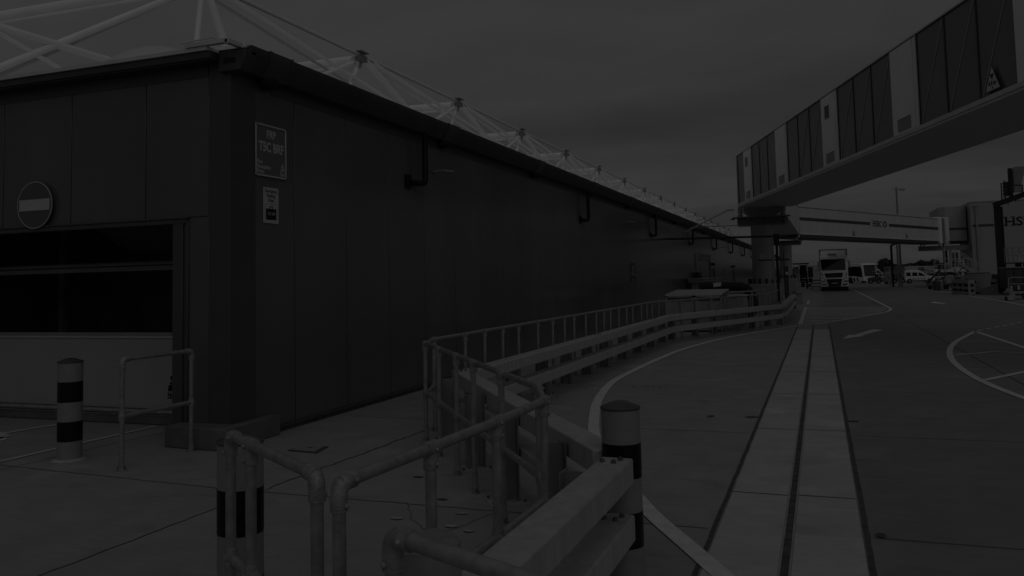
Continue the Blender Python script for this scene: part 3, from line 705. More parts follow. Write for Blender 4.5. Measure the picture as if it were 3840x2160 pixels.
def bolts(root, lst, z):
    for (x, y) in lst:
        for (a, c) in ((-.05,-.03),(.02,-.045),(.04,.035)):
            b = MB(); b.tube([(x+a,y+c,z),(x+a,y+c,z+.013)], .016, 6); b.tube([(x+a,y+c,z+.012),(x+a,y+c,z+.019)], .010, 6); b.build('beam_bolt', M_bolt, root)
# foreground run beside the road
t = thing('crash_barrier', (-1.17,3.0,0), 'foreground twin beam crash barrier running down out of the bottom edge', 'crash barrier', 'twin beam steel crash barriers')
twin_beams(t, [(-1.20,.4),(-1.155,4.77)]); bolts(t, [(-1.16,4.66),(-1.19,1.5)], .751); bolts(t, [(-1.16,4.66)], .431)
for y in (4.62,3.02,1.4): ipost(t, -1.36, y, 0, .69)
c = MB()
for y in (4.62,3.02,1.4):
    for z in (.64,.33): c.box(-1.29,-1.26,y-.05,y+.05,z,z+.07)
c.build('spacer', M_galv, t)
# diagonal run
t = thing('crash_barrier', (-2.7,6.9,0), 'diagonal twin beam crash barrier between the banded bollard and the railing corner', 'crash barrier', 'twin beam steel crash barriers')
A = Vector((-1.27,4.98)); B = Vector((-4.03,8.93)); dr = (B-A).normalized(); an = math.atan2(dr.y, dr.x); nrm = Vector((-dr.y, dr.x))
twin_beams(t, [A+Vector((.0,.02)), B], w=.19)
for s in (.55,1.80,3.05,4.45): 
    p = A+dr*s+nrm*.19; ipost(t, p.x, p.y, an-math.pi/2+math.pi, .70)
bolts(t, [tuple(B-dr*.12)], .751)
# run along the wall railing with its bend
t = thing('crash_barrier', (-3.9,15,0), 'long twin beam crash barrier following the wall railing and bending towards the road', 'crash barrier', 'twin beam steel crash barriers')
twin_beams(t, [(-3.93,8.98),(-3.88,16),(-3.83,22.0),(-3.70,22.75),(-2.9,24.95),(-1.30,29.35)], w=.20)
for y in (9.6,10.9,12.2,13.5,14.8,16.08,17.68,19.25,20.8,22.34): ipost(t, -4.12+.004*(y-9), y, 0, .70)
for (x, y) in ((-3.98,23.39),(-3.52,24.8),(-3.10,25.84),(-2.58,27.3),(-2.16,28.36),(-1.75,29.5)): ipost(t, x, y, R(-20), .70)
bolts(t, [(-3.93,9.12),(-3.88,14.8),(-3.84,20.1),(-2.9,24.95)], .751)
ipost(t, -1.36, 29.86, 0, .82)
t = thing('crash_barrier', (-1.25,36,0), 'distant short twin beam crash barrier parallel to the drain, in front of the piers', 'crash barrier', 'twin beam steel crash barriers')
twin_beams(t, [(-1.26,30.3),(-1.24,43)], w=.2)
for y in (31.5,34,36.5,39,42): ipost(t, -1.42, y, 0, .70)
ipost(t, -1.26, 43.4, 0, .9)
# ================================================================== AIRBRIDGES AND PIERS
def build_bridge_near():
    L0 = Vector((-3.603,42.08,5.208)); u = Vector((.31667,-.94854,.012471)); n = Vector((.94854,.31667,0)); Z = Vector((0,0,1))
    # n points away from the viewer side? visible side faces towards -n
    W, LEN, H = 2.62, 31.0, 2.47
    t = thing('boarding_bridge', (L0.x, L0.y, 0), 'nearest airbridge crossing overhead with tinted glass bays between white panels', 'airbridge', 'airbridges')
    def P(s, w, h): return L0 + u*s + n*w + Z*h
    def slab(mb, s0, s1, w0, w1, h0, h1):
        return mb.add([P(s0,w0,h0),P(s1,w0,h0),P(s1,w1,h0),P(s0,w1,h0),P(s0,w0,h1),P(s1,w0,h1),P(s1,w1,h1),P(s0,w1,h1)],
                      [(0,3,2,1),(4,5,6,7),(0,1,5,4),(1,2,6,5),(2,3,7,6),(3,0,4,7)])
    slab(MB(), 0, LEN, .03, W-.03, -.09, -.02).build('underside', M_soffit, t)
    b = MB(); slab(b, 0, LEN, -.045, .0, -.035, .075); slab(b, 0, LEN, W, W+.045, -.035, .075); slab(b, 0, LEN, -.02, .03, -.10, -.04); slab(b, 0, LEN, W-.03, W+.02, -.10, -.04)
    b.build('floor_edge', M_white, t)
    slab(MB(), 0, LEN, -.05, W+.05, H, H+.035).build('roof', M_white, t)
    f = MB(); slab(f, 0, LEN, -.012, .0, H-.03, H); f.build('roof_seal', M_dark, t)
    e = MB(); slab(e, -.05, 0, -.06, W+.06, -.1, H+.05); e.build('end_frame', M_white, t)
    whites = [(1.33,2.80),(6.72,8.30),(12.38,13.90),(18.07,19.66),(24.04,25.55),(29.7,31.0)]
    glass = [(0,1.33),(2.80,6.72),(8.30,12.38),(13.90,18.07),(19.66,24.04),(25.55,29.7)]
    for i, (a, c) in enumerate(whites):
        m = MB(); slab(m, a+.01, c-.22, -.035, .0, .08, H-.03); slab(m, c-.20, c-.01, -.025, .0, .08, H-.03); slab(m, c-.02, c-.005, -.05, -.02, .06, H-.02)
        w = m.build('white_panel', M_bridgepanel, t)
        m = MB(); slab(m, a+.01, c-.01, W, W+.035, .08, H-.03); m.build('white_panel', M_bridgepanel, t)
        v = MB()
        for k in range(7): slab(v, a+.32, a+1.12, -.044, -.034, .13+.052*k, .155+.052*k)
        v.build('vent_grille', M_dark, w)
        if i in (0, 2):
            x = MB(); slab(x, a+.40, a+.78, -.044, -.034, 1.68, 2.10); wd = x.build('window', M_dglass, w)
            x = MB(); slab(x, a+.38, a+.80, -.050, -.036, 1.655, 1.68); slab(x, a+.38,a+.40,-.05,-.036,1.68,2.12); slab(x,a+.78,a+.80,-.05,-.036,1.68,2.12); x.build('window_frame', M_mid, wd)
    for a, c in glass:
        k = max(1, round((c-a)/1.37)); st = (c-a)/k
        for j in range(k):
            s0 = a+j*st; s1 = s0+st
            m = MB(); slab(m, s0+.03, s1-.03, .0, .012, .08, H-.03); g = m.build('glass_bay', M_glass, t)
            m = MB(); slab(m, s0+.03, s1-.03, W-.012, W, .08, H-.03); m.build('glass_bay', M_glass, t)
            m = MB(); slab(m, s0-.028, s0+.028, -.02, .02, .07, H-.02); m.build('mullion', M_dark, t)
            m = MB()
            m.beam(P(s0+.10,-.006,.12) if (s0 > 9) else P(s1-.1,-.006,.12), P(s1-.06,-.006,H-.08) if (s0 > 9) else P(s0+.06,-.006,H-.08), .045, .012, up=n); m.build('brace', M_mid, g)
    r = MB()
    s = 1.0
    while s < LEN: r.ball(P(s, .02, H+.05), .018, 5); s += .62
    r.build('roof_stud', M_mid, t)
    # clearance triangle sign
    m = MB(); m.prism([P(22.86,-.055,.13),P(23.48,-.055,.13),P(23.17,-.055,.70)], n*.012); m.build('sign_board', M_dark, t)
    m = MB(); m.prism([P(22.90,-.062,.155),P(23.44,-.062,.155),P(23.17,-.062,.66)], n*.006); sg = m.build('clearance_sign', M_white, t)
    m = MB(); m.prism([P(23.09,-.068,.50),P(23.25,-.068,.50),P(23.17,-.068,.38)], n*.004); m.build('arrow', M_black, sg)
    m = MB(); m.prism([P(23.14,-.068,.185),P(23.20,-.068,.185),P(23.17,-.068,.225)], n*.004); m.build('arrow', M_black, sg)
    text('lettering', '4.4 m', .15, tuple(P(23.17,-.068,.255)), tuple(u), (0,0,1), M_black, sg, sx=.85, bold=.002)
build_bridge_near()
def build_link():
    t = thing('link_corridor', (-2.9,57,0), 'plain raised corridor joining the nearest airbridge to the distant branded airbridge', 'airbridge', 'airbridges')
    a = (-1.60,44.2); b = (-1.46,72.4); w = 2.05
    def col(z0, z1, in0=0, in1=0):
        return MB().prism([(a[0]+in0,a[1],z0),(b[0]+in0,b[1],z0),(b[0]-w+in1,b[1],z0),(a[0]-w+in1,a[1],z0)], (0,0,z1-z0))
    col(5.0,5.12).build('underside', M_soffit, t); col(5.12,7.35,-.04,.04).build('side_wall', M_bridgegrey, t); col(7.35,7.42,.04,-.04).build('roof', M_white, t)
    m = MB(); m.box(-1.56,-1.44,72.1,72.55,4.72,7.5); m.box(-1.62,-1.52,43.9,44.2,5.0,7.4); m.build('end_frame', M_white, t)
    m = MB(); m.box(-1.58,-1.54,55,57,6.2,6.4); m.build('stripe', M_mid, t)
build_link()
def build_bridge_far():
    A = Vector((-1.40,72.6,5.02)); B = Vector((11.75,95.2,4.75)); L = (B-A).length; u = (B-A).normalized(); uh = Vector((u.x,u.y,0)).normalized(); n = Vector((-uh.y, uh.x, 0)); Z = Vector((0,0,1))
    # n points away from the viewer (left-back)
    t = thing('boarding_bridge', (A.x, A.y, 0), 'distant pale airbridge with a dark stripe and bank lettering across the road', 'airbridge', 'airbridges')
    def P(s, w, h): return A + u*s + n*w + Z*h
    def slab(mb, s0, s1, w0, w1, h0, h1):
        return mb.add([P(s0,w0,h0),P(s1,w0,h0),P(s1,w1,h0),P(s0,w1,h0),P(s0,w0,h1),P(s1,w0,h1),P(s1,w1,h1),P(s0,w1,h1)],
                      [(0,3,2,1),(4,5,6,7),(0,1,5,4),(1,2,6,5),(2,3,7,6),(3,0,4,7)])
    m = MB(); k = 0
    while k < 26:
        slab(m, k+.012, min(26, k+1.3)-.012, 0, 2.7, .0, 2.30); k += 1.3
    slab(m, 0, 26, .03, 2.67, .01, 2.29); m.build('cladding', M_bridgegrey, t)
    slab(MB(), 0, 26, -.04, 2.74, 2.30, 2.34).build('roof', M_bridgegrey, t)
    slab(MB(), 0, 26, -.03, -.004, 2.25, 2.285).build('roof_seal', M_grey, t)
    slab(MB(), 0, 26, -.06, .0, -.02, .10).build('floor_edge', M_white, t)
    slab(MB(), 0, 26, .0, 2.7, -.26, -.03).build('underside', M_dark, t)
    m = MB(); slab(m, .05, 11.9, -.012, -.002, 1.16, 1.43); slab(m, 15.5, 26, -.012, -.002, 1.14, 1.42); m.build('stripe', M_dark, t)
    # lettering with serifs
    text('lettering', 'HSBC', .80, tuple(P(13.2,-.012,1.06)), tuple(u), (0,0,1), M_vdark, t, sx=.88, bold=.01)
    m = MB()
    for s in (12.18,12.56):
        for h in (1.06,1.60): slab(m, s-.09, s+.09, -.014, -.004, h, h+.035)
    m.build('serif', M_dark, t)
    # hexagon emblem: white box between two dark side triangles, dark hourglass
    c, h, a, b = 14.68, 1.33, .22, .29
    m = MB()
    m.prism([P(c-a,-.010,h+b),P(c-a,-.010,h-b),P(c-a-.26,-.010,h)], n*.006); m.prism([P(c+a,-.010,h+b),P(c+a,-.010,h-b),P(c+a+.26,-.010,h)], n*.006)
    m.prism([P(c-a,-.010,h+b),P(c+a,-.010,h+b),P(c,-.010,h)], n*.006); m.prism([P(c-a,-.010,h-b),P(c+a,-.010,h-b),P(c,-.010,h)], n*.006)
    m.build('emblem', M_dark, t)
    for s in (8.78, 19.0):
        m = MB(); m.prism([P(s-.24,-.02,.10),P(s+.24,-.02,.10),P(s,-.02,.62)], n*.01); sg = m.build('clearance_sign', M_dark, t)
        m = MB(); m.prism([P(s-.12,-.028,.16),P(s+.12,-.028,.16),P(s,-.028,.42)], n*.006); m.build('sign_face', M_mid, sg)
    m = MB(); slab(m, 26, 26.6, -.15, 2.8, -.25, 2.5); slab(m, 27.6, 28.3, -.15, 2.8, -.25, 2.55); m.build('end_frame', M_bridgepanel, t)
    m = MB(); slab(m, 26.6, 27.6, .0, 2.7, -.2, 2.4); m.build('bellows', M_grey, t)
    r = MB()
    for s in (4.2, 6.4, 18.6, 20.3): r.ball(P(s, .5, 2.5), .07, 5); r.tube([P(s,.5,2.34), P(s,.5,2.5)], .03, 5)
    r.build('roof_stud', M_white, t)
build_bridge_far()
def pier(cx, cy, r, capz0, capz1, capx0, capx1, plz, px0, px1, lab, hang=None):
    t = thing('bridge_pier', (cx, cy, 0), lab, 'bridge pier', 'airbridge piers')
    MB().lathe([(r, plz), (r, capz0)], (cx,cy,0), 48).build('column', M_pier, t)
    MB().box(px0, px1, cy-1.35, cy+1.35, 0, plz).build('plinth', M_pier, t, bevel=.03)
    for k in range(14):
        a = 2*math.pi*k/14; b = MB(); b.tube([(cx+(r+.18)*math.cos(a), cy+(r+.18)*math.sin(a), plz), (cx+(r+.18)*math.cos(a), cy+(r+.18)*math.sin(a), plz+.26)], .055, 8); b.build('bolt_cover', M_vdark, t)
    m = MB(); m.box(capx0+.15, capx1-.12, cy-.03, cy+.03, capz0+.04, capz1-.06); m.box(capx0, capx1, cy-.30, cy+.30, capz1-.06, capz1); m.box(capx0+.2, capx1-.2, cy-.26, cy+.26, capz0, capz0+.05)
    for k in range(6):
        x = capx0+.2+(capx1-capx0-.45)*k/5; m.box(x, x+.03, cy-.26, cy+.26, capz0+.05, capz1-.06)
    m.build('cap_beam', M_grey, t)
    return t
t = pier(-2.62, 42.9, .54, 4.20, 4.68, -3.95, -1.25, 1.30, -3.32, -1.85, 'near airbridge pier with a round column, steel cap and dark bolt covers')
m = MB(); m.prism([(-3.45,42.6,5.16),(-1.62,42.6,5.16),(-1.62,42.6,4.95),(-2.0,42.6,4.70),(-3.1,42.6,4.70),(-3.45,42.6,4.95)], (0,.5,0)); m.build('saddle', M_grey, t)
m = MB()
for x in (-3.62,-1.56): m.tube([(x,42.7,4.68),(x,42.7,4.78)], .13, 12); m.tube([(x,42.7,4.78),(x,42.7,4.86)], .09, 12); m.tube([(x,42.7,4.86),(x,42.7,5.16)], .12, 12)
m.build('bearing', M_mid, t)
m = MB(); m.prism([(-3.9,42.3,4.64),(-4.1,42.3,4.56),(-3.9,42.3,4.5)], (0,.3,0)); m.build('cap_end', M_dark, t)
t = pier(-2.62, 72.6, .50, 4.12, 4.52, -3.6, -1.2, 1.36, -3.6, -1.75, 'far airbridge pier, a second round column with a steel cap behind the near one')
m = MB()
for x in (-1.75,-3.3): m.tube([(x,72.3,4.52),(x,72.3,4.75)], .16, 12)
m.build('bearing', M_mid, t)
def build_tbeam():
    t = thing('bridge_pier', (12.65, 97, 0), 'steel leg with a long horizontal support beam under the distant pale airbridge end', 'bridge pier', 'airbridge piers')
    MB().box(9.95,14.7,96.7,97.3,3.80,4.30).build('cap_beam', M_grey, t)
    m = MB(); m.box(12.25,12.65,96.8,97.2,0,3.8); m.build('column', M_vdark, t); MB().box(12.85,13.05,96.8,97.2,0,3.8).build('column', M_mid, t)
    m = MB()
    for x in (10.15,10.45,11.9): m.box(x,x+.1,96.9,97.1,4.3,4.72)
    m.build('bearing', M_mid, t)
    m = MB(); m.box(12.3,14.5,96.6,96.7,4.42,4.5); m.box(12.2,12.35,96.6,96.7,4.3,4.7); m.box(14.4,14.5,96.6,96.7,4.3,4.75); m.box(12.2,14.5,96.6,96.7,4.68,4.75); m.build('walkway_frame', M_vdark, t)
build_tbeam()
# ================================================================== PIER BUILDING AT THE RIGHT
def build_pier_building():
    t = thing('pier_building', (16,100,0), 'pale ribbed pier building with curved corner, dark stripe and large bank lettering', 'building')
    # rounded front block
    m = MB(); pts = [(12.15,99.3),(12.65,98.0),(14.2,97.6),(15.0,98.4),(15.3,106),(12.15,106)]
    pts = [(12.19,98.2),(12.73,97.6),(14.2,97.5),(14.7,97.75),(14.9,98.6),(14.9,106),(12.19,106)]
    def col(z0, z1, grow=0): return MB().prism([(x+(grow if x > 13.5 else -grow), y-(grow if y < 100 else 0), z0) for x, y in pts], (0,0,z1-z0))
    z = 4.72; i = 0
    col(4.72, 8.42).build('front_block', M_bldg, t)
    col(5.92, 6.17, .008).build('stripe', M_dark, t)
    MB().box(12.7,14.5,97.8,101,4.55,4.72).build('underside', M_dark, t)
    m = MB()
    for k in range(14): m.box(14.86, 34, 96.0, 104, .62*k-.0, .62*k+.612)
    m.box(14.9,34,96.03,103.9,0,8.66); m.build('main_wall', M_bldg, t)
    MB().box(14.84,34.1,95.94,104.1,8.66,8.72).build('parapet', M_mid, t)
    m = MB(); m.box(15.0,15.28,95.985,95.997,6.08,6.34); m.box(15.5,16.93,95.985,95.997,6.10,6.35); m.build('stripe', M_dark, t)
    m = MB(); m.box(15.30,15.42,95.8,95.98,0,8.2); m.box(15.2,15.52,95.75,95.98,8.2,8.4); m.build('downpipe', M_mid, t)
    text('lettering', 'HSBC', 1.26, (17.86,95.97,6.10), (1,0,0), (0,0,1), M_black, t, depth=.02, align='LEFT', sx=1.12, bold=.012)
    m = MB()
    for x in (17.98,18.62):
        for z in (6.10,6.96): m.box(x-.20, x+.20, 95.955, 95.98, z, z+.055)
    m.box(18.86,18.9,95.955,95.98,6.12,6.3); m.box(19.42,19.46,95.955,95.98,6.8,7.0); m.build('serif', M_black, t)
build_pier_building()
# ================================================================== TERMINAL ROOF FRAME
def build_truss():
    X0, Z0 = -22.0, 13.62
    t = thing('terminal_roof_frame', (-24, 40, 0), 'huge white tubular roof frame rising behind the dark service building', 'roof frame')
    ys = [12.9, 24.95]+[37.07+12.42*k for k in range(16)]
    m = MB(); m.tube([(X0,ys[0]-14,Z0),(X0,ys[-1],Z0)], .04, 8); m.build('eaves_cable', M_mid, t)
    m = MB(); m.tube([(X0-.1,ys[0]-14,Z0+.17),(X0-.1,ys[-1],Z0+.17)], .045, 8); m.build('eaves_tube', M_roof, t)
    for i, y in enumerate(ys):
        m = MB(); m.tube([(X0-.5,y,Z0-.12),(X0-40,y,Z0+.3)], .25, 16); m.build('rafter', M_roof, t)
        m = MB(); m.tube([(X0-.6,y-.3,Z0-.50),(X0-40,y-.3,Z0-.08)], .06, 8); m.build('rafter_rail', M_roof, t)
        if i > 0:
            if i > 1:
                m = MB(); m.tube([(X0,y+.3,Z0-.1),(X0,y+4.95,Z0-1.75),(X0,y+6.4,Z0-2.3)], .17, 10); m.build('strut', M_roof, t)
                m = MB(); m.tube([(X0,y+1.2,Z0-.03),(X0,y+21.2,Z0-1.80),(X0,y+30,Z0-2.6)], .095, 8); m.build('tie_rod', M_roof, t)
                m = MB(); m.tube([(X0-.3,y+1.4,Z0-.2),(X0-.3,y+21.2,Z0-1.98),(X0-.3,y+30,Z0-2.8)], .085, 8); m.build('tie_rod', M_roof, t)
                m = MB(); m.tube([(X0,y-.9,Z0-.5),(X0,y-3.75,Z0-1.82),(X0,y-6,Z0-2.9)], .10, 8); m.build('strut', M_roof, t)
                m = MB(); m.tube([(X0-.2,y-.15,Z0-.6),(X0-.2,y-.75,Z0-1.4),(X0-.2,y-2.2,Z0-3.8)], .12, 10); m.build('strut', M_roof, t)
            m = MB(); m.box(X0-.16,X0+.16,y-.45,y+.32,Z0-.24,Z0-.04); m.box(X0-.1,X0+.1,y-.2,y+.42,Z0-.06,Z0+.08); m.tube([(X0,y-.12,Z0-.3),(X0,y-.2,Z0-.6)], .07, 8); nd = m.build('node', M_grey, t)
            m = MB(); m.box(X0-.18,X0+.18,y-.35,y+.45,Z0+.24,Z0+.29); m.build('cap_plate', M_grey, nd)
    # near bay braces seen over the eaves at the top left
    m = MB(); m.tube([(X0,24.2,13.0),(X0,23.25,12.31),(X0,16.82,8.27),(X0,10,4.1)], .115, 10); m.build('strut', M_roof, t)
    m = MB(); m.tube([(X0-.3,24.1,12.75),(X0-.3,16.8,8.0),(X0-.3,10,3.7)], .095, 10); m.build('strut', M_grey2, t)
    m = MB(); m.tube([(X0,14,9.46),(X0,16.8,9.46),(X0,20.8,9.44),(X0,23,9.43)], .12, 10); m.build('strut', M_roof, t)
    m = MB(); m.tube([(X0,15.2,9.80),(X0,16.8,9.27),(X0,18.87,8.70),(X0,21,8.15)], .075, 8); m.build('strut', M_roof, t)
    m = MB(); m.tube([(X0,25.15,13.4),(X0,24.82,10.94),(X0,24.4,7.5)], .11, 12); m.build('strut', M_roof, t)
    m = MB(); m.tube([(X0,25.4,13.4),(X0,26.4,11.62),(X0,27.9,8.9)], .16, 12); m.build('strut', M_roof, t)
    m = MB(); m.tube([(X0,25.4,13.62),(X0,26.95,13.48),(X0,39.66,11.97),(X0,48,11.0)], .085, 8); m.build('tie_rod', M_roof, t)
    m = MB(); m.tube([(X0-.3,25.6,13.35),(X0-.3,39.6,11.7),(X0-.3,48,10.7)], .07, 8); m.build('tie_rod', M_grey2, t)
build_truss()
# ================================================================== EQUIPMENT BETWEEN RAILING AND PIER
def build_cabinets():
    for i, (x0, x1, lab) in enumerate(((-4.70,-3.81,'left pale cabinet of the pair behind the railing bend, with ribbed lid'),(-3.78,-2.92,'right pale cabinet of the pair behind the railing bend, with ribbed lid'))):
        t = thing('equipment_cabinet', ((x0+x1)/2, 27.3, 0), lab, 'cabinet', 'pale cabinets behind the railing')
        MB().box(x0+.02, x1-.02, 26.64, 28.9, .05, 1.08).build('body', M_mid, t)
        f = MB(); f.box(x0,x0+.06,26.6,26.64,.0,1.14); f.box(x1-.06,x1,26.6,26.64,.0,1.14); f.box(x0,x1,26.6,26.64,1.10,1.14); f.build('frame', M_mid, t)
        MB().box(x0+.06,x1-.06,26.61,26.63,1.0,1.10).build('shadow_gap', M_dark, t)
        l = MB(); pf = []
        for k in range(10): pf += [(26.6+.24*k, 1.15+.011*k), (26.72+.24*k, 1.21+.011*k)]
        pf.append((29.0, 1.26)); n = len(pf)
        vs = [(x0-.01,y,z) for y,z in pf]+[(x1+.0,y,z) for y,z in pf]; l.add(vs, [(k,k+1,n+k+1,n+k) for k in range(n-1)])
        l.box(x0,x1,26.62,28.98,1.135,1.148); l.build('ribbed_lid', M_mid, t)
        MB().box((x0+x1)/2-.012,(x0+x1)/2+.012,26.625,26.64,.1,1.0).build('door_joint', M_grey, t)
    t = thing('electrical_cabinet', (-2.4, 27.4, 0), 'grey slatted electrical cabinet beside the pair of pale lidded cabinets', 'cabinet')
    MB().box(-2.75,-2.25,27.2,27.8,0,1.1).build('body', M_mid, t)
    s = MB()
    for k in range(6): s.box(-2.72+.08*k,-2.68+.08*k,27.17,27.2,.1,1.05)
    s.build('slats', M_mid, t); MB().box(-2.8,-2.2,27.15,27.85,1.1,1.14).build('lid', M_white2, t)
    # inner enclosure rail
    t = thing('enclosure_frame', (-2.3,29.5,0), 'light low tube enclosure frame beside the black air duct', 'frame')
    m = MB(); m.tube([(-3.05,28.6,1.2),(-2.15,28.6,1.22),(-1.85,30.5,1.25)], .022, 8); m.build('top_rail', M_mid, t)
    m = MB(); m.tube([(-3.0,28.6,.55),(-2.15,28.6,.55)], .02, 8); m.build('mid_rail', M_mid, t)
    for x, y in ((-2.15,28.6),(-1.85,30.5),(-3.05,28.6)): 
        m = MB(); m.tube([(x,y,0),(x,y,1.22)], .022, 8); m.build('post', M_mid, t)
    t = thing('air_duct', (-3.8,34,0), 'thick black flexible air duct with a white label above the cabinets', 'duct')
    m = MB(); m.tube([(-4.60,34.0,1.30),(-4.35,34.0,1.34),(-3.0,34.0,1.30),(-2.75,34.0,1.22),(-2.58,33.9,1.0),(-2.48,33.6,.7),(-2.5,33.0,.35),(-2.9,32.2,.18)], .185, 14); m.build('hose', M_vdark, t)
    m = MB()
    for k in range(10): m.lathe([(.188,-.01),(.197,0),(.188,.01)], (-4.3+.14*k,34,1.335-.003*k), 16, True, 'x')
    m.build('rib', M_black, t)
    MB().prism([(-4.02,33.80,1.30),(-3.72,33.80,1.34),(-3.71,33.80,1.50),(-4.03,33.80,1.47)], (0,-.006,0)).build('label', M_white, t)
    t = thing('loading_ledge', (-5.6,44,0), 'pale concrete loading ledge on a post outside the dark dock opening', 'platform')
    MB().prism([(-6.1,41.2,1.44),(-5.35,41.2,1.44),(-5.25,41.2,1.60),(-6.1,41.2,1.60)], (0,6.5,0)).build('slab', M_slab, t); MB().box(-6.1,-5.15,41.0,48,1.60,1.64).build('edge', M_mid, t); MB().box(-6.0,-5.5,41.5,42.0,0,1.44).build('leg', M_mid, t)
    t = thing('pipe_gantry', (-1.64,36.5,0), 'thin black pipe gantry reaching from the building wall to a dark post', 'pipe gantry')
    m = MB(); m.tube([(-6.3,36.5,3.43),(-1.72,36.5,3.37)], .045, 8); m.build('pipe', M_vdark, t)
    m = MB(); m.tube([(-1.66,36.5,3.42),(-1.66,36.5,0)], .055, 8); m.box(-1.78,-1.55,36.42,36.58,2.98,3.46); m.build('post', M_vdark, t)
    t = thing('cable_strut', (-4,40,0), 'slanting conduit and thin line running from the pier cap down to the roof edge', 'conduit')
    m = MB(); m.tube([(-3.85,42.1,5.0),(-4.15,42.0,5.0),(-6.1,40.5,3.9)], .035, 6); m.build('conduit', M_mid, t); m = MB(); m.tube([(-6.2,42,4.2),(-3.6,42,4.22)], .022, 6); m.build('line', M_grey, t)
    t = thing('lamp_post', (-1.86,37,0), 'slim pale post standing in front of the near airbridge pier', 'post')
    m = MB(); m.tube([(-1.86,37.2,0),(-1.86,37.2,3.3)], .05, 10); m.build('pole', M_mid, t); m = MB(); m.box(-2.5,-1.2,37.3,37.6,2.35,2.42); m.build('cross_arm', M_dark, t)
    m = MB(); m.box(-2.42,-2.22,37.3,37.5,2.42,2.65); m.build('control_box', M_mid, t); m = MB(); m.box(-1.92,-1.76,37.1,37.3,1.5,1.62); m.build('bracket', M_mid, t)
    t = thing('ladder_panel', (-1.6,40,0), 'dark narrow switch panel standing between the two round piers', 'panel')
    MB().box(-1.72,-1.50,44,44.3,0.3,2.15).build('panel', M_dark, t); MB().box(-1.62,-1.5,43.9,44.0,1.72,1.85).build('label', M_white, t); MB().box(-1.7,-1.66,43.95,44,2.15,2.9).build('pipe', M_vdark, t)
    t = thing('concrete_block', (-1.22,50.5,0), 'low concrete block with a bolted lid beside the road beyond the crash barrier', 'block')
    MB().box(-1.44,-1.0,50.2,51.2,0,.60).build('block', M_pier, t, bevel=.02); MB().box(-1.46,-.98,50.15,51.25,.60,.63).build('lid', M_grey, t)
    t = thing('sleeve_post', (-2.26,74.8,0), 'pale pole rising from a dark square sleeve beside the far pier', 'post')
    MB().box(-2.42,-2.12,74.6,74.95,0,.78).build('sleeve', M_grey, t); m = MB(); m.tube([(-2.27,74.8,.78),(-2.27,74.8,2.35)], .07, 10); m.build('pole', M_mid, t)
build_cabinets()
